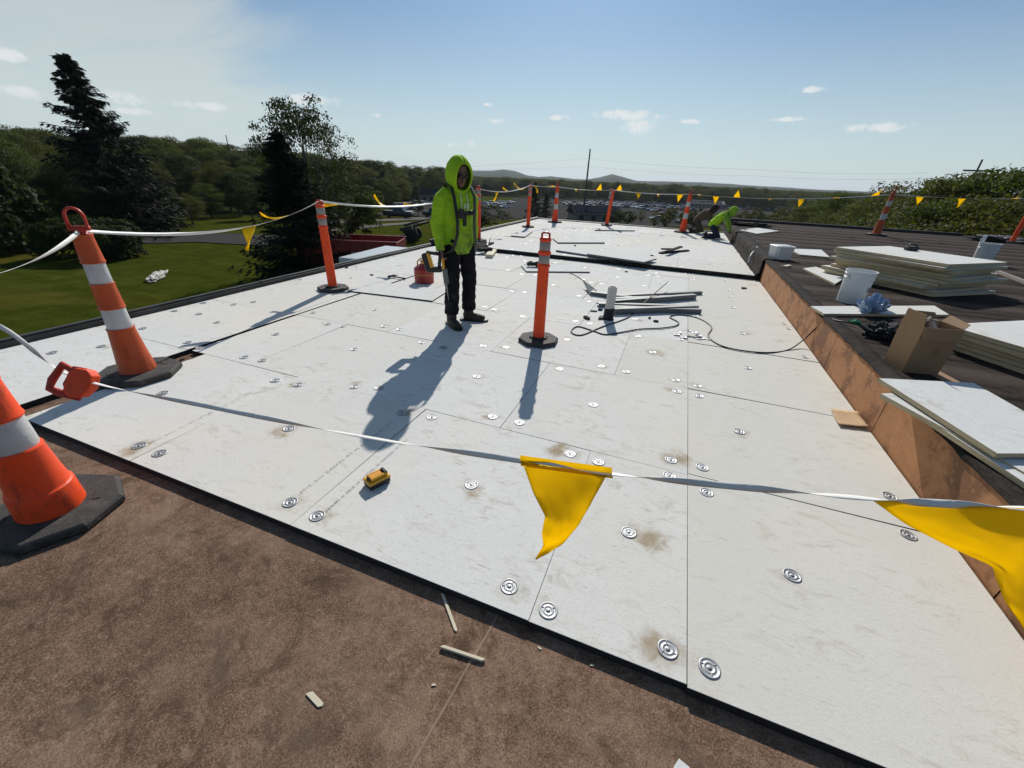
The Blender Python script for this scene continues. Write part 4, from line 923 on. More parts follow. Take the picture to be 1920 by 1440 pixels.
def worker(name, label, loc, rz, J, mats, voxel=.0095, hood_mat=None, detail=True, look=Vector((0, -1, -.12))):
    top_m, leg_m, boot_m = mats; V = {k: Vector(v) for k, v in J.items() if isinstance(v, tuple)}
    mb = MB(); hd = V['head']; nk = V['neck']; look = look.normalized()
    lx = look.cross(Vector((0, 0, 1))).normalized(); lu = lx.cross(look)
    H = lambda x, y, z: hd+lx*x+look*y+lu*z
    # head: skull, jaw, nose, brow, ears, neck
    mb.tube([H(0, -.03, -.06), H(0, -.02, -.03), H(0, -.012, .03), H(0, -.012, .085), H(0, -.015, .112)], [(.055, .06), (.068, .085), (.076, .096), (.062, .078), (.02, .03)], 16, side=lx)
    mb.tube([H(0, .03, .01), H(0, .036, -.05), H(0, .045, -.095), H(0, .05, -.108)], [(.060, .052), (.055, .046), (.036, .034), (.02, .02)], 12, side=lx)
    mb.tube([H(0, .085, .012), H(0, .104, -.018), H(0, .107, -.03), H(0, .088, -.036)], [.009, .013, .016, .012], 8)
    mb.tube([H(-.05, .07, .026), H(0, .088, .028), H(.05, .07, .026)], [.010, .012, .010], 8)
    mb.tube([H(-.026, .082, -.062), H(0, .092, -.060), H(.026, .082, -.062)], [.007, .011, .007], 8)
    for s_ in (-1, 1): mb.tube([H(s_*.072, -.01, -.025), H(s_*.08, -.012, .0), H(s_*.082, -.018, .025)], [.008, .012, .009], 8)
    mb.tube([V['chest'], nk, hd-Vector((0, 0, .04))], [(.09, .07), .055, .052], 12)
    mb.tube([V['pelvis'], V['waist'], V['chest'], nk.lerp(V['chest'], .3)], [(.13, .095), (.12, .085), (.15, .10), (.10, .07)], 14, side=(1, 0, 0))
    for s_ in 'RL':
        mb.tube([V['sh'+s_], V['el'+s_], V['wr'+s_]], [.048, .038, .026], 10); mb.tube([V['chest'], V['sh'+s_]], [.08, .05], 10)
        mb.tube([V['hip'+s_], V['kn'+s_], V['an'+s_]], [.075, .05, .036], 10); mb.tube([V['pelvis'], V['hip'+s_]], [.1, .075], 10)
        pn = V['palm'+s_] if 'palm'+s_ in V else Vector((1 if s_ == 'R' else -1, 0, 0))
        hand_tubes(mb, V['wr'+s_], V['el'+s_], pn, 1.0, J['curl'+s_], 1 if s_ == 'R' else -1)
    body = organic(mb, name, M_skin, None, voxel*.62 if detail else voxel, 2); body.location = loc; body.rotation_euler = (0, 0, rz); tag(body, label, 'person')
    # hooded top: torso and sleeves
    mb = MB(); tors = J['torso']
    mb.tube([t_[0] for t_ in tors], [t_[1] for t_ in tors], 20, side=(1, 0, 0))
    for s_ in 'RL':
        sh, el, wr = V['sh'+s_], V['el'+s_], V['wr'+s_]; nk_ = nk.lerp(sh, .3)
        mb.tube([V['chest'].lerp(sh, .3), nk_+(V['chest']-nk)*.22, sh.lerp(nk, .18)+(V['chest']-nk)*.05, sh.lerp(el, .16), sh.lerp(el, .5), el, el.lerp(wr, .55), wr+(wr-el).normalized()*-.012], [.04, .06, .066, .076, .074, .066, .058, .046], 14)
        mb.tube([wr.lerp(el, .22), wr+(wr-el).normalized()*.008], [.050, .043], 12)
    mb.tube([V['chest']+Vector((0, 0, .06)), nk+Vector((0, .01, -.01))], [(.15, .10), (.085, .085)], 14, side=(1, 0, 0))
    top = organic(mb, 'hoodie', top_m, body, voxel, 4, fold(.011, 8.5, len(label)))
    # hood shell: rings run from the rim of the face opening round to the back of the head
    na_, nt_ = 34, 16; rows_ = []
    for i in range(nt_+1):
        t_ = i/nt_; row_ = []
        for j in range(na_+1):
            a = 2*math.pi*j/na_; th0 = .86+.08*math.cos(a*2); th = th0+(math.pi-.02-th0)*t_
            ux, uz, uy = math.sin(th)*math.sin(a), math.sin(th)*math.cos(a), math.cos(th)
            x, y_, z = ux*.120, uy*.150-.022, uz*.160-.006
            if z > .04: y_ -= (z-.04)*.15*(1-t_)
            if z < -.07: x *= 1+(-.07-z)*2.2; y_ *= 1+(-.07-z)*1.2
            w_ = .006*mnoise.noise(Vector((x*22, y_*22, z*26)))*(.3+t_)
            row_.append(H(x*(1+w_*6), y_+.012*(1-t_)**4, z+w_))
        rows_.append(row_)
    mb = MB(); mb.grid(rows_); ho = put('hood', mb.mesh('hood', hood_mat or top_m, True), top, solid=.016)
    if detail:
        mb = MB(); mb.tube(rows_[0], [.009]*(na_+1), 7); mb.build('hood_seam', top_m, top, True)
        for s_ in (-1, 1):
            mb = MB(); mb.tube([H(s_*.012, .098, .008), H(s_*.035, .094, .010), H(s_*.062, .072, .008)], [(.010, .018), (.008, .022), (.006, .016)], 8, side=lx); mb.build('safety_glasses', M_lens, body, True)
            mb = MB(); q0 = H(s_*.035, .12, -.135); mb.tube([q0, q0+Vector((0, -.025, -.08)), q0+Vector((s_*.005, -.015, -.18))], [.004]*3, 6); mb.build('drawstring', M_white, top, True)
    mb = MB()
    mb.tube([V['waist']+(V['pelvis']-V['waist'])*.4, V['pelvis'], V['pelvis']-(V['waist']-V['pelvis']).normalized()*.08], [(.155, .115), (.165, .125), (.14, .11)], 18, side=(1, 0, 0))
    for s_ in 'RL':
        h_, k_, a_ = V['hip'+s_], V['kn'+s_], V['an'+s_]; mb.tube([h_+Vector((0, 0, .02)), h_.lerp(k_, .5), k_, k_.lerp(a_, .5), a_+(k_-a_).normalized()*.05], [.100, .090, .080, .082, .080], 14)
    organic(mb, 'trousers', leg_m, body, voxel, 4, fold(.010, 10, 3.3))
    for s_ in 'RL':
        a_, t_ = V['an'+s_], V['toe'+s_]; d = t_-a_; d.z = 0 if detail else d.z; d.normalize(); up = Vector((0, 0, 1)) if detail else d.cross(Vector((1, 0, 0)))*-1; sd = d.cross(up)
        mb = MB(); mb.tube([a_+up*.12, a_+up*.05, a_-up*.03], [.066, .060, .056], 12)
        mb.tube([a_-d*.055-up*.045, a_-d*.02-up*.038, a_+d*.07-up*.045, a_+d*.14-up*.055, a_+d*.195-up*.06], [(.042, .044), (.048, .055), (.050, .050), (.054, .044), (.042, .034)], 12, side=sd)
        bt = organic(mb, 'boot', boot_m, body, .007 if detail else .011, 3, fold(.003, 30, 1))
        mb = MB(); pr = [(-.10, .034), (-.08, .048), (0, .048), (.07, .052), (.13, .058), (.20, .050), (.238, .022)]
        ring = [a_+d*x+sd*w for x, w in pr]+[a_+d*x-sd*w for x, w in pr[::-1]]; n_ = len(ring)
        mb.add([r_-up*.090 for r_ in ring]+[r_-up*.066 for r_ in ring], [tuple(range(n_)), tuple(range(2*n_-1, n_-1, -1))]+[(i, n_+i, n_+(i+1) % n_, (i+1) % n_) for i in range(n_)])
        mb.build('sole', M_black, bt)
    return body, top
PW = zb(864, 606); RZ = R(60)
JS = dict(anR=(-.12, .0, .09), knR=(-.115, -.025, .49), hipR=(-.09, .02, .86), toeR=(-.15, -.2, .03), anL=(.14, .05, .09), knL=(.125, .0, .49), hipL=(.09, .02, .86), toeL=(.30, -.10, .03),
          pelvis=(0, .02, .90), waist=(0, .02, 1.05), chest=(0, .025, 1.25), neck=(0, .015, 1.43), head=(-.01, -.05, 1.55),
          shR=(-.17, .03, 1.37), elR=(-.235, .05, 1.10), wrR=(-.25, -.03, .845), shL=(.17, .03, 1.37), elL=(.225, .09, 1.10), wrL=(.20, .03, .845), palmR=(1, 0, 0), palmL=(-1, 0, 0), curlR=1.15, curlL=.55,
          torso=[((0, .02, .79), (.150, .118)), ((0, .02, .85), (.170, .132)), ((0, .02, 1.0), (.168, .130)), ((0, .025, 1.2), (.178, .132)), ((0, .03, 1.34), (.165, .108)), ((0, .03, 1.42), (.10, .08))])
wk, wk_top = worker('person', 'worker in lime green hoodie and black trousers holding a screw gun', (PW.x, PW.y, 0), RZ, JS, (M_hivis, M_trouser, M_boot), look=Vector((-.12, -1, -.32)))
# harness of the standing worker
hn = []
def strap(pts, w=.021, m=None, nm='harness_strap'):
    mb = MB(); P_ = [Vector(p) for p in pts]; mb.tube(P_, [(w, .0045)]*len(P_), 8, side=None if len(P_) < 2 else Vector((1, .15, 0)) if abs((P_[-1]-P_[0]).normalized().x) < .7 else Vector((0, 0, 1))); mb.build(nm, m or M_web, wk, True)
for s_ in (-1, 1):
    strap([(s_*.105, .10, 1.40), (s_*.11, .03, 1.472), (s_*.115, -.06, 1.435), (s_*.12, -.112, 1.35), (s_*.112, -.131, 1.24), (s_*.10, -.138, 1.12), (s_*.105, -.136, 1.0), (s_*.13, -.122, .90), (s_*.155, -.09, .83)], .021, M_web if s_ < 0 else M_web2)
    strap([(s_*.10, .165, 1.38), (s_*.06, .178, 1.25), (s_*.02, .18, 1.12)])
    strap([(s_*.155, -.09, .84), (s_*.19, .02, .78), (s_*.13, .13, .74)], .02, M_web2)
strap([(-.115, -.145, 1.205), (-.04, -.155, 1.20), (.04, -.155, 1.20), (.115, -.145, 1.205)], .02)
mb = MB(); mb.box((-.07, -.163, 1.20), (.05, .03, .09)); mb.box((-.03, -.16, 1.13), (.035, .03, .10)); mb.box((.06, -.163, 1.21), (.055, .022, .04)); mb.build('harness_buckle', M_black, wk, bevel=.006)
text_mesh('FE', .075, 'chest_print', simple('white_print', (.62, .62, .58), .8), wk, Matrix.Translation((-.045, -.1665, 1.235)) @ Matrix.Rotation(R(90), 4, 'X'), .0008)
# screw gun in the worker's hand
Mw = Matrix.Translation((PW.x, PW.y, 0)) @ Matrix.Rotation(RZ, 4, 'Z'); hw = Mw @ Vector((-.267, -.05, .755))
sg = thing('screw_gun', 'yellow and black cordless screw gun hanging from the worker\'s hand', 'power tool', hw)
er = Vector((RW[0, 0], RW[1, 0], 0)).normalized(); uu = Vector((0, 0, 1)); en = er.cross(uu)
Mg = Matrix((er, en, uu)).transposed()
def gbox(nm, c, d, m, bv=.008, tilt=0):
    mb = MB(); mb.box((0, 0, 0), d); mb.xf(Matrix.Translation(Mg @ Vector(c)) @ Mg.to_4x4() @ Matrix.Rotation(tilt, 4, 'Y')); return mb.build(nm, m, sg, bevel=bv)
gbox('handle', (-.005, 0, -.015), (.034, .036, .13), M_black, .012, .12); gbox('motor_housing', (-.135, 0, -.035), (.075, .075, .19), M_black, .02, -.25); gbox('side_shell', (-.105, 0, -.01), (.03, .08, .15), M_yel, .01, -.25)
gbox('upper_bridge', (-.07, 0, .06), (.14, .045, .035), M_black, .012, .1); gbox('lower_bridge', (-.06, 0, -.105), (.15, .06, .06), M_black, .015, -.05); gbox('yellow_band', (.03, 0, -.05), (.022, .05, .13), M_yel, .006, -.08)
gbox('feed_nose', (.05, 0, -.17), (.05, .05, .16), M_metal, .008, -.10)
mb = MB(); mb.tube([Mg @ Vector((.055, 0, -.22)), Mg @ Vector((.06, 0, -.30)), Mg @ Vector((.075, 0, -.43))], [.012, .006, .003], 8); mb.build('bit', M_galv, sg, True)
# two kneeling workers at the curb
JK = dict(anR=(-.11, .36, .09), knR=(-.13, -.06, .09), hipR=(-.10, .22, .42), toeR=(-.11, .52, .02), anL=(.11, .36, .09), knL=(.13, -.06, .09), hipL=(.10, .22, .42), toeL=(.11, .52, .02),
          pelvis=(0, .22, .46), waist=(0, .12, .58), chest=(0, -.06, .74), neck=(0, -.22, .86), head=(0, -.34, .92),
          shR=(-.18, -.12, .80), elR=(-.24, -.26, .54), wrR=(-.14, -.36, .30), shL=(.18, -.12, .80), elL=(.24, -.26, .54), wrL=(.14, -.36, .30), palmR=(1, 0, 0), palmL=(-1, 0, 0), curlR=1.0, curlL=1.0,
          torso=[((0, .27, .40), (.16, .12)), ((0, .22, .48), (.185, .145)), ((0, .10, .62), (.19, .15)), ((0, -.05, .76), (.195, .14)), ((0, -.14, .83), (.17, .11)), ((0, -.20, .86), (.10, .08))])
pk = zb(1349, 449, ZF); worker('person', 'worker in lime green hood kneeling and reaching to the curb', (pk.x-.1, pk.y, ZF), R(80), JK, (M_hivis, M_jeans, M_boot), .016, detail=False, look=Vector((0, -1, -.55)))[0].scale = (.88,)*3
pk2 = zb(1322, 439, ZF); worker('person', 'worker in brown jacket and dark hood kneeling beside the green hooded one', (pk2.x-.16, pk2.y+.1, ZF), R(80), JK, (M_jacket, M_tan, M_boot), .016, M_darkcap, False, look=Vector((0, -1, -.7)))[0].scale = (.86,)*3
# ------------------------------------------------------------------ things on the boards
def loose_board(name, label, pts, z, th=.025, mat=None, edge=None, group=None, cat='board', tilt=0):
    P = [Vector(p) for p in pts]; c = sum(P, Vector())/len(P); mb = MB(); mb.m = 0
    n = len(P); q = [(p.x-c.x, p.y-c.y) for p in P]; a = sum(q[i][0]*q[(i+1) % n][1]-q[(i+1) % n][0]*q[i][1] for i in range(n))
    if a < 0: q = q[::-1]
    vs = [(x, y, 0) for x, y in q]+[(x, y, th) for x, y in q]; mb.add(vs, [tuple(range(n, 2*n))]); mb.m = 1
    mb.add(vs, [tuple(range(n-1, -1, -1))]+[(i, (i+1) % n, n+(i+1) % n, n+i) for i in range(n)])
    o = mb.build(name, [mat or M_board2, edge or M_metal], None); o.location = (c.x, c.y, z); o.rotation_euler = (tilt, 0, 0); return tag(o, label, cat, group)
loose_board('insulation_board', 'loose cover board lying on the roof beside the red can', [G(652, 547), G(811, 566), G(842, 546), G(690, 528)], .003, .014, edge=M_darkedge)
loose_board('insulation_board', 'small loose board near the far roof corner', [G(958, 444, ZF), G(984, 446, ZF), G(998, 436, ZF), G(972, 434, ZF)], ZF+.004, .03)
loose_board('insulation_board', 'loose board with bent corner on the far roof section', [G(1036, 449, ZF), G(1046, 457, ZF), G(1134, 457, ZF), G(1120, 449, ZF)], ZF+.004, .03)
loose_board('insulation_board', 'long cover board lying at the black step edge', [G(1042, 472, ZF), G(1140, 487, ZF), G(1160, 477, ZF), G(1070, 464, ZF)], ZF+.004, .035)
loose_board('insulation_board', 'second long board overlapping the one at the black step', [G(1100, 482, ZF), G(1206, 498, ZF), G(1230, 491, ZF), G(1130, 474, ZF)], ZF+.042, .03)
loose_board('insulation_board', 'loose board under the black circular tool', [G(977, 500), G(987, 511), G(1106, 512), G(1080, 499)], .004, .022)
loose_board('insulation_board', 'short board piece with a shadow at the far roof edge', [G(1115, 433, ZF), G(1190, 434, ZF), G(1188, 431, ZF), G(1120, 430, ZF)], ZF+.004, .03)
# black offcuts, crossing
for i, (a, b) in enumerate((((1237, 476), (1290, 471)), ((1240, 471), (1262, 471)), ((1248, 479), (1276, 469)))):
    mb = MB(); A, B = G(*a, ZF), G(*b, ZF); d = B-A; c = (A+B)/2
    mb.box((0, 0, 0), (d.length, .09, .03)); o = mb.build('membrane_offcut', M_tar, None, bevel=.006); o.location = (c.x, c.y, ZF+.02+.032*i); o.rotation_euler = (0, 0, math.atan2(d.y, d.x)); tag(o, 'black membrane strip in the crossed heap on the far boards', 'offcut', 'crossed black strips')
# wood block and dark scraps by the step edge
def stick(name, label, a, b, w, h, z, mat, cat, group=None, bevel=.003):
    A, B = G(*a, z), G(*b, z); d = B-A; mb = MB(); mb.box((0, 0, h/2), (d.length, w, h)); o = mb.build(name, mat, None, bevel=bevel); c = (A+B)/2; o.location = (c.x, c.y, z+.002); o.rotation_euler = (0, 0, math.atan2(d.y, d.x)); return tag(o, label, cat, group)
stick('wood_block', 'pale timber offcut resting against the black step', (917, 484), (930, 466), .16, .07, .0, M_wood, 'timber')
stick('membrane_offcut', 'flat black membrane piece by the orange post base', (893, 464), (916, 456), .30, .03, ZF, M_tar, 'offcut')
stick('membrane_offcut', 'folded black scrap with pale edge near the timber offcut', (898, 470), (918, 468), .22, .05, ZF, M_tar, 'offcut')
stick('metal_angle', 'thin upright grey strip leaning by the black scraps', (913, 467), (919, 448), .03, .09, ZF, M_metal, 'metal strip')
# red safety can
pc = zb(796, 529); can = thing('safety_can', 'red metal fuel can with brass spout handle', 'fuel can', pc)
M_red = simple('red_paint', (.33, .018, .016), .38, var=.25, scale=9, dirt=(.10, .02, .02), dirt_amt=.5)
mb = MB(); mb.lathe([(.145, .0), (.152, .008), (.150, .03), (.152, .20), (.155, .207), (.152, .215), (.12, .245), (.055, .285), (.045, .29)], 32); mb.build('body', M_red, can, auto=True)
mb = MB(); mb.lathe([(.1535, .12), (.154, .123), (.154, .15), (.1535, .153)], 32); mb.build('label_band', simple('can_label', (.42, .11, .03), .5), can, True)
M_brass = simple('brass', (.55, .30, .08), .35, .8, var=.3)
mb = MB(); mb.lathe([(.045, .288), (.045, .315), (.052, .318), (.052, .33), (.03, .345)], 20); mb.build('spout', M_brass, can, auto=True)
mb = MB(); mb.tube([(-.11, 0, .25), (-.11, 0, .31), (-.05, 0, .36), (.03, 0, .365), (.075, 0, .33)], [.011]*5, 8); mb.build('carry_handle', M_brass, can, True)
# hammer
ph = zb(738, 521); hm = thing('hammer', 'black handled hammer lying on the boards', 'hammer', ph, math.atan2(*(lambda d: (d.y, d.x))(G(757, 524)-G(727, 519))))
mb = MB(); mb.tube([(-.02, 0, .025), (.10, 0, .022), (.24, 0, .02)], [(.014, .011), (.012, .010), (.017, .014)], 10); mb.build('handle', M_black, hm, True)
mb = MB(); mb.tube([(-.03, -.085, .028), (-.03, -.05, .028), (-.03, .02, .028), (-.03, .06, .03), (-.01, .11, .02)], [.022, .019, .015, .014, .006], 10); mb.build('head', simple('hammer_steel', (.10, .10, .11), .4, .8), hm, True)
# battery
def battery():
    p = zb(708, 906); d = G(730, 893)-G(686, 915); b = thing('tool_battery', 'yellow and black cordless tool battery in the sun', 'battery', p, math.atan2(d.y, d.x))
    M_ora = simple('orange_contact', (.70, .28, .02), .4, var=.2, scale=30)
    mb = MB(); mb.box((0, 0, .018), (.125, .078, .034)); mb.build('lower_case', M_black, b, bevel=.009)
    mb = MB(); mb.box((0, 0, .040), (.127, .080, .018)); mb.build('upper_case', M_yel, b, bevel=.006)
    for s_ in (-1, 1):
        mb = MB(); mb.box((.005, s_*.022, .058), (.10, .010, .018)); mb.build('slide_rail', M_yel, b, bevel=.003)
        mb = MB(); mb.box((.01, s_*.0395, .030), (.06, .006, .012)); mb.build('side_grip', M_black, b, bevel=.002)
    mb = MB(); mb.box((-.008, 0, .057), (.07, .034, .02)); mb.build('contact_block', M_ora, b, bevel=.003)
    mb = MB(); mb.box((.046, 0, .062), (.018, .050, .020)); mb.build('latch', M_black, b, bevel=.004)
    mb = MB(); mb.box((-.045, 0, .054), (.012, .036, .014)); mb.build('end_stop', M_black, b, bevel=.003)
battery()
# pipe stub
pp = zb(1140, 598); pipe = thing('vent_pipe', 'short white vent pipe stub with black sealed foot', 'pipe', pp)
mb = MB(); mb.lathe([(.056, .10), (.056, .40), (.052, .404), (.046, .404), (.046, .30)], 24); mb.build('stub', M_pvc, pipe, auto=True)
mb = MB(); mb.lathe([(.075, .0), (.066, .01), (.062, .14), (.058, .145)], 24)
for i, v in enumerate(mb.v): mb.v[i] = (v[0], v[1], v[2]+(.02*mnoise.noise(Vector(v)*30) if v[2] > .1 else 0))
mb.build('sealed_foot', simple('black_mastic', (.008, .008, .008), .6, bmp=.5), pipe, True)
# metal edge trims lying behind and around the pipe
def trim(label, a, b, w, h, z=0, up=.0):
    A, B = G(*a, z), G(*b, z); d = B-A; o = thing('metal_trim', label, 'metal trim', (A+B)/2+Vector((0, 0, .002)), math.atan2(d.y, d.x), 'grey edge trims round the pipe')
    mb = MB(); mb.grid([[(-d.length/2, y, z_), (d.length/2, y, z_)] for y, z_ in ((-w/2, .0), (-w/2, h), (w/2-.01, h*.9), (w/2, h*.9-.03))]); mb.build('folded_sheet', M_metal, o, solid=.002)
for i, (a, b) in enumerate((((1152, 559), (1312, 551)), ((1148, 566), (1282, 561)), ((1150, 572), (1300, 560)), ((1108, 552), (1210, 566)), ((1150, 582), (1311, 587)), ((1148, 588), (1304, 582)), ((1120, 574), (1270, 578)))):
    trim('grey folded metal trim lying beside the pipe stub', a, b, .10, .05+.012*(i % 3), .0)
def sheet_piece(label, quad, z0, z1, mat=M_metal):
    a, b, c, d = [G(*q) for q in quad]; mb = MB(); mb.add([a, b, Vector((c.x, c.y, z1)), Vector((d.x, d.y, z1))], [(0, 1, 2, 3)]); o = mb.build('metal_angle', mat, None, solid=.003); return tag(o, label, 'metal strip')
sheet_piece('grey triangular metal end beside the pipe stub', ((1108, 556), (1112, 542), (1096, 540), (1090, 536)), .0, .10)
# pile of spare plates
pq = zb(1295, 628)
for k in range(11):
    a = random.uniform(0, 6.28); r_ = random.uniform(.02, .16); o = put('fastener_plate', PLATE, None, loc=(pq.x+math.cos(a)*r_*1.3, pq.y+math.sin(a)*r_, .004+.0045*k*(r_ < .08)+.001))
    o.rotation_euler = (random.uniform(-.15, .15)*(r_ < .1), random.uniform(-.15, .15)*(r_ < .1), a); tag(o, 'loose round steel plate in the small heap by the cord', 'steel plate', 'loose plates heaped by the cord')
# black cord
def cord(label, ctl, r_, name='extension_lead', z=None):
    P = [Vector(c) if len(c) == 3 and not isinstance(c[0], int) else G(c[0], c[1], c[2] if len(c) > 2 else .008) for c in ctl]; pts = []
    for i in range(len(P)-1):
        a, b, c, d = P[max(0, i-1)], P[i], P[i+1], P[min(len(P)-1, i+2)]
        for k in range(8):
            t = k/8; pts.append(.5*((2*b)+(c-a)*t+(2*a-5*b+4*c-d)*t*t+(3*b-a-3*c+d)*t**3))
    pts.append(P[-1]); mb = MB(); mb.tube(pts, [r_]*len(pts), 7); return tag(mb.build(name, M_cord, None, True), label, 'cord')
cord('black power cord snaking over the boards and up onto the upper roof', [(1253, 528, .16), (1225, 552, .10), (1200, 575, .03), (1175, 596), (1130, 612), (1090, 628), (1071, 622), (1083, 612), (1112, 620), (1136, 627), (1170, 622), (1200, 617), (1240, 615), (1266, 611), (1272, 604), (1256, 594), (1275, 590), (1310, 597), (1334, 613), (1328, 630), (1350, 647), (1390, 657), (1440, 661), (1480, 655), (1512, 632, .10), (1548, 600, .33), (1575, 602, .39), (1600, 606, .40)], .0075)
cord('thin black lead looping from the circular tool', [(1012, 503), (1040, 506), (1066, 511), (1085, 520), (1110, 538), (1135, 560)], .006)
# black circular tool
pt = zb(1003, 503); tool = thing('grinder', 'black round power tool lying on a loose board', 'power tool', pt+Vector((0, 0, .03)), .6)
mb = MB(); mb.tube([(-.16, 0, .05), (-.05, 0, .055), (.06, 0, .06)], [.035, .04, .045], 12); mb.build('motor', M_black, tool, True)
mb = MB(); mb.lathe([(.11, .01), (.115, .02), (.115, .03), (.06, .05)], 24, (.12, 0, 0)); mb.build('guard', M_black, tool, auto=True)
mb = MB(); mb.tube([(.02, .05, .06), (.0, .13, .075), (-.08, .14, .075), (-.12, .05, .06)], [.014]*4, 8); mb.build('handle', M_black, tool, True)
# wood slivers on the brown deck
ZB = -.04
for lab, a, b, w, th in (('long pale wood sliver on the brown deck near the board edge', (829, 1113), (856, 1186), .012, .006), ('pale wood sliver lying square to the other on the brown deck', (826, 1214), (909, 1241), .011, .012), ('short pointed wood chip alone on the brown deck', (578, 1298), (604, 1326), .018, .004)):
    A, B = G(*a, ZB), G(*b, ZB); d = B-A; L_ = d.length; mb = MB(); mb.prism([(-L_/2, -w/2), (L_/2-.01, -w/2), (L_/2, w*.1), (L_/2-.006, w/2), (-L_/2+.012, w/2), (-L_/2+.004, 0)], 0, th)
    o = mb.build('wood_sliver', M_wood, None, bevel=.001); c = (A+B)/2; o.location = (c.x, c.y, ZB+.001); o.rotation_euler = (0, .01, math.atan2(d.y, d.x)); tag(o, lab, 'wood sliver')
loose_board('board_scrap', 'torn white scrap at the bottom of the brown deck', [G(1262, 1440, ZB), G(1272, 1424, ZB), G(1292, 1440, ZB), G(1290, 1470, ZB), G(1260, 1462, ZB)], ZB+.001, .006, cat='scrap')
for lab, q in (('tiny pale chip on the brown deck near the joint', (1012, 1216)), ('thin tan splinter on the brown deck', (813, 1285)), ('small tan chip on the brown deck beyond the slivers', (1110, 1248))):
    p = G(*q, ZB); mb = MB(); mb.prism([(-.008, -.003), (.009, -.002), (.006, .004), (-.005, .003)], 0, .003); o = mb.build('wood_chip', M_wood, None); o.location = (p.x, p.y, ZB+.001); o.rotation_euler = (0, 0, random.uniform(0, 3)); tag(o, lab, 'wood chip')
# scraps by the pipe foot and on the boards
for i, (x, y, s_) in enumerate(((1113, 584, .05), (1125, 582, .04), (1100, 597, .10), (1128, 597, .09), (1218, 597, .04), (1230, 603, .05), (1174, 510, .05), (1395, 541, .10), (1078, 467, .05), (1158, 466, .03), (1222, 486, .05), (697, 516, .06), (660, 489, .05), (650, 502, .06))):
    p = zb(x, y); mb = MB(); pr = [(s_*random.uniform(.5, 1)*math.cos(a), s_*.6*random.uniform(.5, 1)*math.sin(a)) for a in np.linspace(0, 5.3, 6)]; mb.prism(pr, 0, random.uniform(.006, .02))
    o = mb.build('membrane_scrap', M_tar if i % 3 else M_rubber, None); o.location = (p.x, p.y, (ZF if p.y > YSTEP else 0)+.003); o.rotation_euler = (0, 0, random.uniform(0, 3)); tag(o, 'small dark membrane scrap lying loose on the white boards', 'scrap', 'dark scraps on the boards')
# flat cardboard at the curb
c0 = [G(1557, 768), G(1572, 800), G(1628, 806), G(1606, 775)]; c = sum(c0, Vector())/4; mb = MB(); n = 8
def bil(u, v): return (c0[0].lerp(c0[3], u)).lerp(c0[1].lerp(c0[2], u), v)
mb.grid([[bil(i/n, j/n)-c+Vector((0, 0, .006+.03*((j/n)-.35)**2+.018*max(0, i/n-.6)+.006*mnoise.noise(Vector((i, j, 3))*.7))) for i in range(n+1)] for j in range(n+1)])
o = mb.build('cardboard_sheet', simple('cardboard_flat', (.46, .31, .17), .85, var=.25, scale=12, dirt=(.30, .19, .10)), None, True, solid=.004); o.location = c; tag(o, 'curled tan cardboard flap lying against the curb', 'cardboard')

# ------------------------------------------------------------------ things on the upper roof
def slab_stack(corners, z0, n, th, label, group, fan, tilt_top=0):
    """n separate foam boards, each a little shifted"""
    P = [Vector(p) for p in corners]; c = sum(P, Vector())/4
    for k in range(n):
        mb = MB(); q = [(p.x-c.x, p.y-c.y) for p in P]; a = sum(q[i][0]*q[(i+1) % 4][1]-q[(i+1) % 4][0]*q[i][1] for i in range(4))
        if a < 0: q = q[::-1]
        vs = [(x, y, 0) for x, y in q]+[(x, y, th-.004) for x, y in q]; mb.m = 0; mb.add(vs, [(4, 5, 6, 7)]); mb.m = 1; mb.add(vs, [(3, 2, 1, 0)]+[(i, (i+1) % 4, 4+(i+1) % 4, 4+i) for i in range(4)])
        o = mb.build('insulation_board', [M_board2, M_foam], None, bevel=.002); f = fan(k, n)
        o.location = (c.x+f[0], c.y+f[1], z0+k*th+.001); o.rotation_euler = (0, 0, f[2]); tag(o, label.replace('board in', 'topmost board on' if k == n-1 else ('lowest board under' if k == 0 else 'board inside')), 'board', group)
# main stack: far corner right, near corner left
b0, b1, b2, b3 = G(1560, 458, .80), G(1770, 467, .80), G(1855, 492, .80), G(1640, 478, .80)
cc = (b0+b1+b2+b3)/4
rs1 = random.Random(3)
slab_stack([G(1548, 520, ZUP)+Vector((.12, .3, 0)), G(1548, 520, ZUP)+Vector((1.10, 1.08, 0)), G(1548, 520, ZUP)+Vector((2.02, .02, 0)), G(1548, 520, ZUP)+Vector((1.04, -.74, 0))], ZUP, 10, .042, 'cream edged foam board in the tall skewed stack', 'boards of the tall stack',
           lambda k, n: (rs1.uniform(-.04, .04)-(.10 if k in (1, 2, 6) else 0)-.05*(k > 7), rs1.uniform(-.04, .04), rs1.uniform(-.04, .04)+(.12 if k in (1, 5, 6, 7) else 0)-(.05 if k == 8 else 0)))
zt = ZUP+10*.042
p = Vector((cc.x, cc.y, zt+.003))
pm = G(1548, 520, ZUP)+Vector((1.12, .62, 0)); tm = thing('tape_measure', 'black handheld tool left on top of the tall stack', 'tool', (pm.x, pm.y, zt), .3)
mb = MB(); mb.box((0, 0, .028), (.17, .09, .055)); mb.build('case', M_black, tm, bevel=.015)
mb = MB(); mb.tube([(-.07, 0, .05), (-.04, 0, .085), (.04, 0, .085), (.07, 0, .05)], [.012]*4, 8); mb.build('grip', M_black, tm, True)
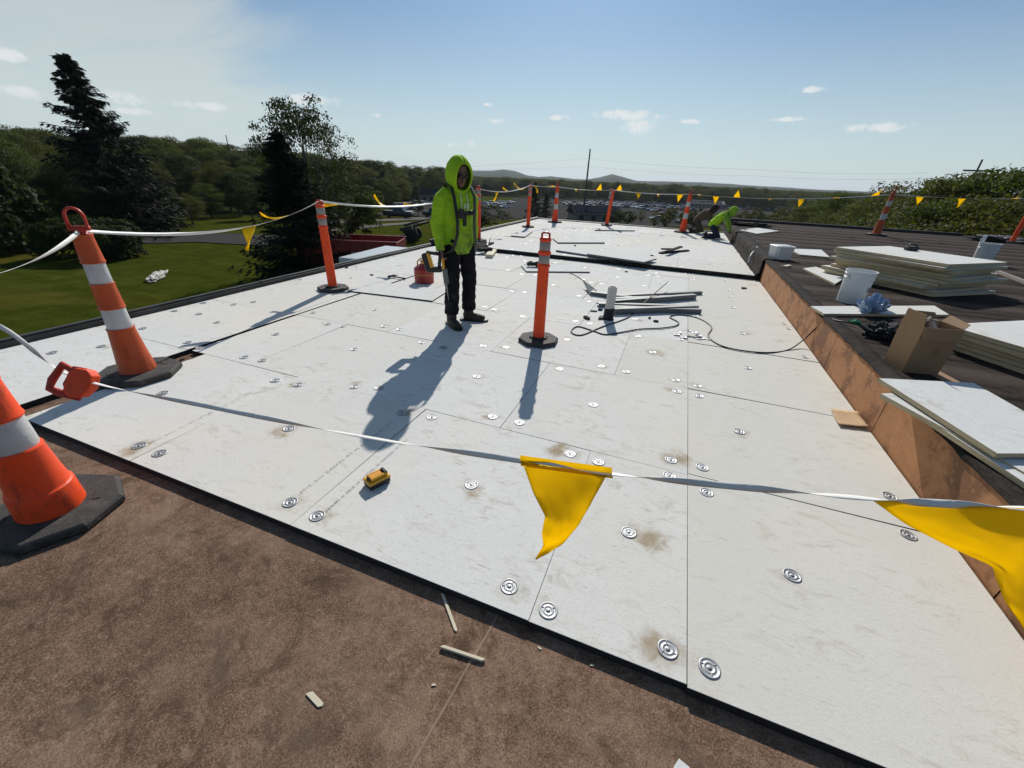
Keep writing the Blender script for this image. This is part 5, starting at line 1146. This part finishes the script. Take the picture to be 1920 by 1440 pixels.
# buckets
def bucket(p, label, r=.15, h=.37, mat=None, wire=False, rz=0, lid=False, mark=None):
    o = thing('bucket', label, 'bucket', p, rz, 'white plastic buckets'); mb = MB()
    mb.lathe([(r*.86, 0), (r*.87, .006), (r*.965, h*.74), (r*1.0, h*.75), (r*1.0, h*.79), (r*.97, h*.80), (r*.985, h*.88), (r*1.03, h*.885), (r*1.03, h*.91), (r*.985, h*.92), (r*1.0, h*.97), (r*1.045, h*.975), (r*1.045, h), (r*.98, h), (r*.95, h*.8), (r*.84, .012)], 36); mb.build('shell', mat or M_white, o, auto=True)
    mb = MB(); pts = [(r*1.03*math.cos(a), -.09*math.sin(a), h*.89-.13*math.sin(a)) for a in np.linspace(0, math.pi, 14)]; mb.tube(pts, [.0035]*14, 6); mb.build('bail', M_galv, o, True)
    if lid: mb = MB(); mb.lathe([(r*1.06, h*.96), (r*1.07, h*.97), (r*1.07, h*1.02), (r*.95, h*1.03)], 36); mb.build('lid', mat or M_white, o, auto=True)
    if mark: text_mesh(mark, .07, 'mark', simple('dark_print', (.03, .03, .05), .6), o, Matrix.Translation((.02, -r*1.0, h*.42)) @ Matrix.Rotation(R(86), 4, 'X'), .001)
    return o
pb = zb(1592, 566, ZUP); bk = bucket(pb, 'open white bucket with dark letter in front of the tall stack', .148, .37, mark='B', rz=.45)
ps = zb(1460, 485, ZUP); o = thing('pail', 'square white pail with lid near the curb', 'pail', ps, .35)
mb = MB()
for z, w in ((0, .145), (.02, .15), (.20, .165), (.21, .175), (.235, .175), (.24, .165)):
    mb.v += [(x*w*1.0+(0 if abs(x*y) < 1 else -math.copysign(.03, x)*0), y*w, z) for x, y in ((-1, -.7), (-.7, -1), (.7, -1), (1, -.7), (1, .7), (.7, 1), (-.7, 1), (-1, .7))]
mb.f = [(q*8+i, q*8+(i+1) % 8, (q+1)*8+(i+1) % 8, (q+1)*8+i) for q in range(5) for i in range(8)]+[tuple(range(7, -1, -1)), tuple(range(40, 48))]; mb.mi = [0]*len(mb.f)
mb.build('tub', M_white, o, bevel=.004)
mb = MB(); mb.tube([(-.17, 0, .2), (-.1, -.12, .245), (.1, -.12, .245), (.17, 0, .2)], [.004]*4, 6); mb.build('bail', M_galv, o, True)
M_trans = simple('cloudy_plastic', (.60, .61, .60), .35, var=.08)
pb2 = zb(1838, 493, ZUP); bucket(pb2, 'cloudy white bucket standing behind the tall stack', .16, .38, M_trans, rz=1.0)
mb = MB(); mb.tube([(0, 0, .36), (.0, .0, .42), (.02, 0, .50), (.03, 0, .53)], [(.03, .012), (.04, .014), (.028, .012), (.012, .006)], 10); o = mb.build('paint_paddle', M_white, None, True); o.location = (pb2.x-.12, pb2.y+.06, ZUP); tag(o, 'white paddle standing up out of the cloudy bucket', 'paddle')
# flat boards on the upper roof
def flat(label, quad, z, th=.025, group=None): return loose_board('insulation_board', label, [G(*q_, z+th) for q_ in quad], z, th, edge=M_foam, group=group)
flat('single flat board lying near the kneeling workers', ((1386, 431), (1419, 438), (1461, 433), (1420, 427)), ZUP+.004)
flat('white board sliver poking from behind the pail', ((1478, 466), (1500, 477), (1556, 482), (1540, 468)), ZUP+.004)
flat('low board sticking out under the tall stack by the bucket', ((1506, 503), (1566, 532), (1585, 520), (1530, 500)), ZUP+.004)
flat('flat board under the white bucket and blue bag', ((1520, 574), (1545, 588), (1780, 590), (1752, 573)), ZUP+.005)
# near boards overhanging the curb
def lean_board(label, quad, zs, th=.026, group='boards overhanging the curb'):
    P = [G(*q_, z) for q_, z in zip(quad, zs)]; c = sum(P, Vector())/4; nrm = (P[1]-P[0]).cross(P[3]-P[0]).normalized()
    if nrm.z < 0: nrm = -nrm
    mb = MB(); vs = [p_-c-nrm*th for p_ in P]+[p_-c for p_ in P]
    ccw = ((P[1]-P[0]).cross(P[2]-P[1])).z > 0
    if not ccw: vs = vs[3::-1]+vs[:3:-1]
    mb.m = 0; mb.add(vs, [(4, 5, 6, 7)]); mb.m = 1; mb.add(vs, [(3, 2, 1, 0)]+[(i, (i+1) % 4, 4+(i+1) % 4, 4+i) for i in range(4)])
    o = mb.build('insulation_board', [M_board2, M_foam], None); o.location = c; return tag(o, label, 'board', group)
lean_board('top overhanging board reaching out above the plywood curb', ((1648, 709), (1826, 718), (2060, 850), (1870, 850)), (.47, .45, .44, .46))
lean_board('second board jutting out just below the top overhanging one', ((1652, 738), (1700, 735), (2040, 905), (1975, 915)), (.435, .43, .41, .42))
lean_board('third board of the overhanging pile with foam edge toward the deck', ((1735, 783), (1920, 780), (2150, 900), (1960, 930)), (.425, .415, .40, .41))
# stack at the right edge
rs2 = random.Random(9)
slab_stack([G(1760, 605, ZUP+.2), G(1760, 605, ZUP+.2)+Vector((.95, .62, 0)), G(1760, 605, ZUP+.2)+Vector((1.62, -.44, 0)), G(1760, 605, ZUP+.2)+Vector((.62, -1.03, 0))], ZUP, 5, .04, 'white faced board in the low stack behind the cardboard box', 'boards of the low stack', lambda k, n: (rs2.uniform(-.04, .04)+.02*(n-k), rs2.uniform(-.04, .04), rs2.uniform(-.05, .05)))
# cardboard box
pbx = zb(1705, 690, ZUP); bx_ = thing('cardboard_box', 'tall open brown carton stuffed with rubbish', 'box', pbx, R(14))
w, d_, h = .12, .10, .35
def panel(nm, pts, m=None, parent=bx_):
    mb = MB(); mb.add(pts, [(0, 1, 2, 3)]); return mb.build(nm, m or M_card, parent, solid=.004)
bul = .008
panel('side_panel', [(-w, -d_, 0), (w, -d_, 0), (w+bul, -d_-bul, h), (-w-bul, -d_-bul, h)]); panel('side_panel', [(-w, d_, 0), (w, d_, 0), (w+bul, d_+bul, h), (-w-bul, d_+bul, h)])
panel('side_panel', [(-w, -d_, 0), (-w, d_, 0), (-w-bul, d_+bul, h), (-w-bul, -d_-bul, h)]); panel('side_panel', [(w, -d_, 0), (w, d_, 0), (w+bul, d_+bul, h), (w+bul, -d_-bul, h)])
panel('bottom_panel', [(-w, -d_, .003), (w, -d_, .003), (w, d_, .003), (-w, d_, .003)])
panel('top_flap', [(-w-bul, -d_-bul, h), (w+bul, -d_-bul, h), (w, -d_-.025, h-.085), (-w, -d_-.025, h-.085)]); panel('top_flap', [(w+bul, -d_, h), (w+bul, d_, h), (w+.045, d_-.01, h+.05), (w+.04, -d_+.01, h+.035)])
panel('top_flap', [(-w-bul, -d_, h), (-w-bul, d_, h), (-w-.015, d_-.01, h+.085), (-w-.02, -d_+.01, h+.08)]); panel('top_flap', [(-w, d_+bul, h), (w, d_+bul, h), (w-.02, d_+.05, h+.05), (-w+.02, d_+.04, h+.06)])
for i in range(5): text_mesh('IIIII IIII', .02, 'box_print', simple('faded_print', (.24, .14, .075), .9), bx_, Matrix.Translation((.0, -d_-.0055-.0008*(5-i), .13+.02*i)) @ Matrix.Rotation(R(90), 4, 'X'))
rsb = random.Random(4)
for i in range(7):
    mb = MB(); mb.grid([[(x_*.05+.012*rsb.uniform(-1, 1), y_*.04+.01*rsb.uniform(-1, 1), .02*rsb.uniform(-1, 1)) for x_ in range(-1, 2)] for y_ in range(-1, 2)])
    o = mb.build('waste_paper', M_white if i % 2 else M_cardin, None, solid=.002); q_ = Matrix.Rotation(R(14), 3, 'Z') @ Vector((rsb.uniform(-.09, .09), rsb.uniform(-.06, .06), h-.06+.012*i)); o.location = pbx+q_; o.rotation_euler = (rsb.uniform(-.9, .9), rsb.uniform(-.9, .9), rsb.uniform(0, 3)); tag(o, 'crumpled scrap stuffed in the open carton', 'waste', 'scraps in the carton')
# crumpled bags
def crumple(name, label, p, sx, sy, sz, mat, seed, cat, rz=0, amp=.38, sc=2.6):
    mb = MB(); rings, seg = 16, 26; vs = []
    for i in range(rings+1):
        th = math.pi*i/rings
        for j in range(seg):
            ph = 2*math.pi*j/seg; u = Vector((math.sin(th)*math.cos(ph), math.sin(th)*math.sin(ph), math.cos(th)))
            r_ = 1+amp*mnoise.noise(u*sc+Vector((seed, 0, 0)))+amp*.7*abs(mnoise.noise(u*sc*2.3+Vector((0, seed, 0))))*-1.2+amp*.3*mnoise.noise(u*sc*5)
            vs.append((u.x*sx*r_, u.y*sy*r_, max(-.0, (u.z+.75)*sz*.57*r_)))
    fs = [(i*seg+j, (i+1)*seg+j, (i+1)*seg+(j+1) % seg, i*seg+(j+1) % seg) for i in range(rings) for j in range(seg)]; mb.add(vs, fs)
    o = mb.build(name, mat, None); o.location = p; o.rotation_euler = (0, 0, rz); return tag(o, label, cat)
M_bluebag = simple('blue_film', (.22, .31, .46), .25, var=.6, scale=16, dirt=(.55, .58, .62), dirt_amt=.7, bmp=.3, bscale=25)
M_blackcloth = simple('black_cloth', (.012, .013, .013), .8, var=.4, scale=10)
crumple('plastic_bag', 'crumpled blue clear wrapping film beside the bucket', zb(1628, 590, ZUP)+Vector((0, 0, .03)), .13, .12, .17, M_bluebag, 1.3, 'plastic bag', .3, .62, 2.3)
crumple('jacket', 'black jacket heap between the blue film and the carton', zb(1652, 632, ZUP), .19, .15, .13, M_blackcloth, 4.1, 'jacket', .5, .45, 2.6)
crumple('work_glove', 'green dipped glove by the black jacket', zb(1601, 606, ZUP), .06, .03, .035, simple('green_rubber', (.03, .30, .14), .5), 2.2, 'glove', -.3)
crumple('plastic_sheet', 'crumpled grey sheeting at the upper roof edge', zb(1868, 452, ZUP), .9, .5, .16, simple('grey_film', (.17, .16, .145), .5, var=.3, scale=6), 7.7, 'plastic sheet', .2, .6, 3)
crumple('rubble', 'low heap of torn dark roofing near the flat board', zb(1404, 424, ZUP), .7, .25, .10, M_tar, 3.7, 'rubble', .1, .6, 3)
o = stick('timber_batten', 'grey batten lying on the upper roof behind the low stack', (1868, 512), (1935, 538), .05, .05, ZUP, simple('grey_batten', (.22, .19, .16), .8), 'batten')
sheet = stick('cardboard_sheet', 'brown cardboard strip in the shade of the carton', (1790, 720), (1735, 690), .12, .004, ZUP, M_card, 'cardboard')
cord('white flex hanging down the dark far curb', [(Vector(G(1420, 463, ZUP+.02)))[:], (Vector(G(1408, 478, .30)))[:], (Vector(G(1403, 492, .16)))[:]], .012, 'flex')['category'] = 'flex'
bpy.data.objects['flex'].data.materials[0] = M_white
stick('wood_chip', 'small tan block lying on the upper roof by the curb', (1470, 502), (1480, 500), .06, .03, ZUP, M_wood, 'wood chip')

# ------------------------------------------------------------------ around the building
# wrapped bundles stacked beside the wall
M_wrap = simple('wrapped_bundle', (.52, .55, .55), .35, var=.12, scale=5, dirt=(.35, .38, .38), dirt_amt=.4)
for k in range(3):
    mb = MB(); mb.box((0, 0, .56), (1.22, 2.44, 1.10)); o = mb.build('board_bundle', M_wrap, None, bevel=.03); o.location = (-8.15, 10.35, -4+k*1.13+.01); o.rotation_euler = (0, 0, .1); tag(o, 'white wrapped bundle of boards stacked against the building', 'bundle', 'wrapped bundles by the wall')
mb = MB(); mb.box((0, 0, 1.5), (1.22, 1.3, 3.0)); o = mb.build('board_bundle', M_wrap, None, bevel=.03); o.location = (-7.6, 8.6, -4.0); tag(o, 'lower white bundle beside the wrapped stack', 'bundle')
# dumpster
def dumpster():
    pd = hit(690, 492); a = Vector((-17.2, 19.6, T(-17.2, 19.6))); o = thing('dumpster', 'large open red steel skip beside the building', 'skip', a, R(22))
    Md = simple('red_skip_paint', (.22, .014, .014), .5, var=.3, scale=3, dirt=(.05, .02, .015)); L_, w_, h_ = 2.6, 1.2, 1.95
    for nm, c, s_ in (('side_panel', (0, -w_, h_/2+.15), (2*L_, .06, h_)), ('side_panel', (0, w_, h_/2+.15), (2*L_, .06, h_)), ('end_panel', (-L_, 0, h_/2+.15), (.06, 2*w_, h_)), ('end_panel', (L_, 0, h_/2+.15), (.06, 2*w_, h_)), ('floor_panel', (0, 0, .15), (2*L_, 2*w_, .08))):
        mb = MB(); mb.box(c, s_); mb.build(nm, Md, o)
    for s_ in (-1, 1):
        mb = MB(); mb.box((0, s_*w_, h_+.18), (2*L_+.1, .12, .10)); mb.build('top_rail', Md, o, bevel=.02)
        for k in range(7):
            mb = MB(); mb.box((-L_+.2+k*.8, s_*(w_+.06), h_/2+.15), (.09, .07, h_)); mb.build('rib', Md, o)
    mb = MB(); mb.box((.4, -w_-.11, 1.3), (.5, .02, .5)); mb.build('sticker', M_white, o)
dumpster()
# field gun on the lawn
def field_gun():
    p = hit(772, 452); o = thing('field_gun', 'old wheeled field gun displayed on the lawn', 'cannon', p, R(20)); Mo = simple('olive_steel', (.035, .035, .025), .7, var=.3)
    for s_ in (-1, 1):
        mb = MB(); mb.lathe([(.30, -.10), (.54, -.12), (.58, -.08), (.58, .08), (.54, .12), (.30, .10)], 28); mb.xf(Matrix.Translation((.2, s_*.85, .58)) @ Matrix.Rotation(R(90), 4, 'X')); mb.build('tyre', M_tyre, o, True)
        mb = MB(); mb.lathe([(.05, -.07), (.32, -.05), (.34, 0), (.32, .05), (.05, .07)], 20); mb.xf(Matrix.Translation((.2, s_*.85, .58)) @ Matrix.Rotation(R(90), 4, 'X')); mb.build('wheel_disc', simple('wheel_grey', (.10, .10, .085), .7), o, True)
        mb = MB(); mb.tube([(.1, s_*.3, .55), (-1.4, s_*.55, .30), (-2.7, s_*.75, .08)], [(.09, .07)]*3, 8); mb.build('trail', Mo, o)
        mb = MB(); mb.box((.35, s_*.6, 1.05), (.04, .75, .95), rot=Matrix.Rotation(-.25, 3, 'Y')); mb.build('shield', Mo, o)
    mb = MB(); mb.tube([(.2, -.9, .58), (.2, .9, .58)], [.07, .07], 10); mb.build('axle', Mo, o)
    mb = MB(); mb.tube([(-1.0, 0, .95), (-.4, 0, 1.10), (.9, 0, 1.48), (2.4, 0, 1.92)], [.14, .13, .09, .075], 14); mb.build('barrel', Mo, o, True)
    mb = MB(); mb.tube([(-.6, 0, 1.32), (1.3, 0, 1.86)], [.10, .09], 12); mb.build('recoil_cylinder', Mo, o, True)
    mb = MB(); mb.box((-.3, 0, .9), (.9, .45, .5)); mb.build('cradle', Mo, o, bevel=.05)
field_gun()
crumple('tarpaulin', 'crumpled pale tarpaulin lying on the lawn', hit(295, 521), 1.35, .35, .22, simple('pale_tarp', (.36, .35, .31), .6, var=.3, scale=4), 5.5, 'tarpaulin', 2.4, .5, 3)
# vehicles
def car_mesh(kind, paint):
    mb = MB()
    S_ = {'sedan': (4.6, .9, [(-2.3, .35, .72), (-2.2, .25, .85), (-1.2, .2, .95), (1.0, .2, .98), (2.15, .25, .90), (2.3, .4, .7)], (-1.15, -.55, .9, 1.65, 1.43)),
          'suv': (4.7, .93, [(-2.35, .4, .85), (-2.25, .3, 1.0), (-1.2, .25, 1.08), (1.6, .25, 1.10), (2.25, .3, 1.08), (2.35, .45, .8)], (-1.2, -.7, 1.9, 2.2, 1.75)),
          'pickup': (5.6, .98, [(-2.8, .45, .95), (-2.7, .35, 1.10), (-1.4, .3, 1.18), (.8, .3, 1.18), (2.75, .4, 1.15), (2.8, .5, .9)], (-1.5, -.9, .6, .85, 1.9))}[kind]
    L_, hw_, st, (c0_, c1_, c2_, c3_, ct) = S_; ring = []
    mb.m = 0
    for x, zb_, zt_ in st:
        k = .86 if x in (st[0][0], st[-1][0]) else 1
        for y, z in ((-hw_*k*.94, zb_), (-hw_*k, (zb_+zt_)/2), (-hw_*k*.93, zt_), (hw_*k*.93, zt_), (hw_*k, (zb_+zt_)/2), (hw_*k*.94, zb_)): ring.append((x, y, z))
    n = len(st); mb.add(ring, [(i*6+j, (i+1)*6+j, (i+1)*6+(j+1) % 6, i*6+(j+1) % 6) for i in range(n-1) for j in range(6)]+[tuple(range(6)), tuple(range(n*6-1, n*6-7, -1))])
    zb_ = np.interp([c0_, c3_], [s[0] for s in st], [s[2] for s in st])-.02; hb, ht = hw_*.90, hw_*.72
    v = [(c0_, -hb, zb_[0]), (c0_, hb, zb_[0]), (c3_, hb, zb_[1]), (c3_, -hb, zb_[1]), (c1_, -ht, ct), (c1_, ht, ct), (c2_, ht, ct), (c2_, -ht, ct)]
    mb.m = 1; mb.add(v, [(0, 1, 5, 4), (1, 2, 6, 5), (2, 3, 7, 6), (3, 0, 4, 7)]); mb.m = 0
    mb.add([(x, y, z+.015) for x, y, z in v[4:]]+[(x, y, z-.06) for x, y, z in v[4:]], [(0, 3, 2, 1), (0, 1, 5, 4), (1, 2, 6, 5), (2, 3, 7, 6), (3, 0, 4, 7)])
    mb.m = 2
    for sx in (-.30, .29):
        for sy in (-1, 1): mb.tube([(L_*sx, sy*(hw_-.22), .34), (L_*sx, sy*(hw_+.005), .34)], [.34, .34], 12)
    mb.m = 3
    for sy in (-1, 1): mb.box((-L_/2+.03, sy*hw_*.62, .72 if kind != 'pickup' else .92), (.06, .32, .13))
    return mb.mesh('car', [paint, M_glass, M_tyre, M_lamp], False)
M_lamp = simple('headlamp', (.75, .76, .74), .15, var=.05)
def paint(n, c): return simple(n, c, .22, .0, var=.06)
PA = {'white': paint('white_paint', (.70, .70, .68)), 'silver': simple('silver_paint', (.42, .43, .44), .25, .5), 'black': paint('black_paint', (.012, .012, .014)), 'grey': paint('grey_paint', (.10, .105, .11)), 'red': paint('red_paint_car', (.22, .02, .02)), 'blue': paint('blue_paint', (.03, .06, .16))}
CARS = {(k, c): car_mesh(k, PA[c]) for k in ('sedan', 'suv', 'pickup') for c in PA}
LABC = {'sedan': 'saloon car', 'suv': 'sport utility car', 'pickup': 'pickup truck'}
def put_car(p, rz, k, c, label, group):
    o = put('parked_'+{'sedan': 'car', 'suv': 'car', 'pickup': 'pickup'}[k], CARS[(k, c)], None); o.location = p; o.rotation_euler = (0, 0, rz); return tag(o, label, 'car' if k != 'pickup' else 'truck', group)
rc_ = random.Random(12)
def row(a, b, n, rz_off, skip=.12, grp='cars in the far rows of the car park'):
    A, B = a, b; d = B-A; ang = math.atan2(d.y, d.x)+rz_off
    for i in range(n):
        if rc_.random() < skip: continue
        q_ = A.lerp(B, (i+.5)/n); k = rc_.choice(['sedan', 'sedan', 'suv', 'suv', 'pickup']); c = rc_.choice(['white', 'white', 'silver', 'silver', 'grey', 'black', 'black', 'red', 'blue'])
        put_car((q_.x+rc_.uniform(-.3, .3), q_.y+rc_.uniform(-.3, .3), T(q_.x, q_.y)+.17), ang+rc_.uniform(-.05, .05)+(math.pi if rc_.random() < .3 else 0), k, c, '%s %s parked in the far rows of the car park' % (c, LABC[k]), grp)
P90 = math.pi/2
for (xa, ya, xb, yb, n) in ((1105, 381, 1175, 391, 16), (1120, 378, 1215, 390, 20), (1150, 377, 1260, 392, 24), (1190, 378, 1290, 392, 22), (1230, 379, 1320, 391, 20), (1265, 380, 1360, 392, 20), (1075, 380, 1110, 390, 9), (1062, 384, 1090, 396, 8),
                             (1225, 386, 1300, 398, 14), (1180, 388, 1240, 400, 10), (1300, 384, 1400, 395, 18), (1380, 388, 1480, 400, 16), (1430, 392, 1520, 405, 12), (1240, 403, 1310, 412, 9)):
    row(hit(xa, ya), hit(xb, yb), n, P90)
for (xa, ya, xb, yb, n, g) in ((905, 384, 960, 381, 9, 'cars in the lot behind the lawn'), (920, 388, 950, 391, 5, 'cars in the lot behind the lawn'), (735, 389, 800, 386, 10, 'cars in the lot behind the lawn'), (738, 394, 770, 393, 4, 'cars in the lot behind the lawn')):
    A, B = hit(xa, ya), hit(xb, yb); d = B-A
    for i in range(n):
        q_ = A.lerp(B, (i+.5)/n); k = rc_.choice(['sedan', 'suv']); c = rc_.choice(['white', 'silver', 'grey', 'black', 'white'])
        put_car((q_.x, q_.y, T(q_.x, q_.y)+.12), math.atan2(d.y, d.x)+P90+rc_.uniform(-.05, .05), k, c, '%s %s parked in the lot behind the lawn' % (c, LABC[k]), g)
# the nearer pickup, with parts
def pickup():
    p = hit(748, 409); o = thing('pickup_truck', 'dark pickup truck with bright bonnet parked by the ornamental tree', 'truck', p+Vector((0, 0, .1)), R(215)-R(20))
    m = CARS[('pickup', 'black')]; put('body', m, o)
    mb = MB(); mb.box((-2.05, 0, 1.20), (1.2, 1.7, .04)); mb.build('bonnet', PA['white'], o, bevel=.02)
    mb = MB(); mb.box((-2.83, 0, .85), (.05, 1.1, .30)); mb.build('grille', M_galv, o, bevel=.01)
    for s_ in (-1, 1): mb = MB(); mb.box((-1.3, s_*1.08, 1.30), (.10, .18, .16)); mb.build('mirror', M_black, o, bevel=.02)
    mb = MB(); mb.box((1.75, 0, 1.17), (1.9, 1.5, .06)); mb.build('bed_cover', M_black, o, bevel=.02)
pickup()
for x, y, c, k in ((815, 408, 'black', 'suv'), (1232, 415, 'silver', 'sedan'), (1342, 421, 'white', 'sedan'), (1282, 421, 'grey', 'sedan')):
    p = hit(x, y); put_car(p+Vector((0, 0, .17)), R(20), k, c, '%s %s on the near lane of the car park' % (c, LABC[k]), 'cars on the near lane')
# low building with dark sloped roof
def hall(x, y, L_, w_, h_, label, rz, roofm, name='low_building'):
    p = hit(x, y); o = thing(name, label, 'building', p, rz); Mw_ = simple('hall_wall', (.20, .19, .17), .9, var=.15)
    mb = MB(); mb.box((0, 0, h_/2), (L_, w_, h_)); mb.build('wall', Mw_, o)
    ro = None
    mb = MB(); e = .5; r_ = h_+w_*.22; mb.add([(-L_/2-e, -w_/2-e, h_-.1), (L_/2+e, -w_/2-e, h_-.1), (L_/2+e, w_/2+e, h_-.1), (-L_/2-e, w_/2+e, h_-.1), (-L_/2-e, 0, r_), (L_/2+e, 0, r_)], [(0, 1, 5, 4), (2, 3, 4, 5), (0, 4, 3), (1, 2, 5), (0, 3, 2, 1)]); ro = mb.build('roof', roofm, o)
    for k in range(int(L_/2.2)):
        mb = MB(); x_ = -L_/2+1.1+k*2.2; sl = math.atan2(r_-h_+.1, w_/2+e); mb.box((x_, -w_/4-.1, (h_+r_)/2+.06), (1.9, w_*.42, .06), rot=Matrix.Rotation(sl, 3, 'X')); mb.build('solar_panel', M_solar, ro)
    for k in range(int(L_/3)):
        mb = MB(); mb.box((-L_/2+1.5+k*3, -w_/2-.02, h_*.55), (1.1, .08, 1.1)); mb.build('window', M_glass, o)
M_solar = simple('solar_panel', (.03, .035, .045), 1, var=.2, spec=0)
M_roofd = simple('dark_roofing', (.05, .052, .058), 1, var=.2, spec=0)
hall(1112, 415, 11.5, 8, 2.0, 'low building with dark panelled roof by the tall pole', R(28), M_roofd)
hall(1322, 391, 26, 9, 4, 'long dark blue low building at the forest edge', R(12), simple('blue_roof', (.03, .04, .07), .6))
hall(812, 382, 22, 9, 4, 'long low building half hidden behind the parked cars', R(30), M_roofd)
# poles and wires
def pole(p, h, label, arm=True, r_=.16):
    o = thing('utility_pole', label, 'pole', p); mb = MB(); mb.tube([(0, 0, -.3), (0, 0, h)], [r_, r_*.55], 10); mb.build('shaft', simple('pole_timber', (.055, .05, .048), .8), o)
    if arm:
        mb = MB(); mb.box((0, 0, h-1.0), (2.2, .14, .14)); mb.build('crossarm', M_bark, o)
    return o
p1 = at_dist(1100, 125); h1 = z_at(p1.x, p1.y, 279)-p1.z; pole(p1, h1, 'tall dark pole rising beside the panelled low building', False, .30)
p2 = at_dist(1822, 66); h2 = z_at(p2.x, p2.y, 299)-p2.z; pole(p2, h2, 'utility pole rising out of the wood beside the upper roof', True, .14)
p3 = at_dist(444, 110); pole(p3, z_at(p3.x, p3.y, 253)-p3.z, 'slim pole standing above the wooded slope', False, .14)
def wire(label, pts, r_=.035):
    mb = MB(); W_ = tape_path(pts, [1.2]*(len(pts)-1)); mb.tube(W_, [r_]*len(W_), 5); tag(mb.build('power_line', M_cord, None), label, 'power line', 'overhead power lines')
def far(x, y, d): 
    v = ray(x, y); v = v/math.hypot(v[0], v[1]); return Vector((v[0]*d, v[1]*d, CAMH+v[2]*d))
wire('upper overhead wire running through the tall pole to the far wood', [far(700, 318, 330), far(1104, 297, 330), far(1420, 318, 330), far(1740, 324, 330)])
wire('lower overhead wire running through the tall pole to the far wood', [far(760, 316, 330), far(1106, 312, 330), far(1420, 330, 330), far(1740, 334, 330)])
# ------------------------------------------------------------------ hazy air round the whole place
mb = MB(); mb.box((0, 0, 95), (36000, 36000, 240)); hz = mb.build('haze', None); hz.data.materials.clear()
m = bpy.data.materials.new('hazy_air'); m.use_nodes = True; t = m.node_tree; t.nodes.clear()
o_ = t.nodes.new('ShaderNodeOutputMaterial'); pv = t.nodes.new('ShaderNodeVolumePrincipled'); pv.inputs['Color'].default_value = (.86, .92, 1, 1); pv.inputs['Density'].default_value = 7.5e-5; pv.inputs['Anisotropy'].default_value = .2
t.links.new(pv.outputs[0], o_.inputs['Volume']); hz.data.materials.append(m); tag(hz, kind='stuff')
bpy.data.scenes.remove(TMP)
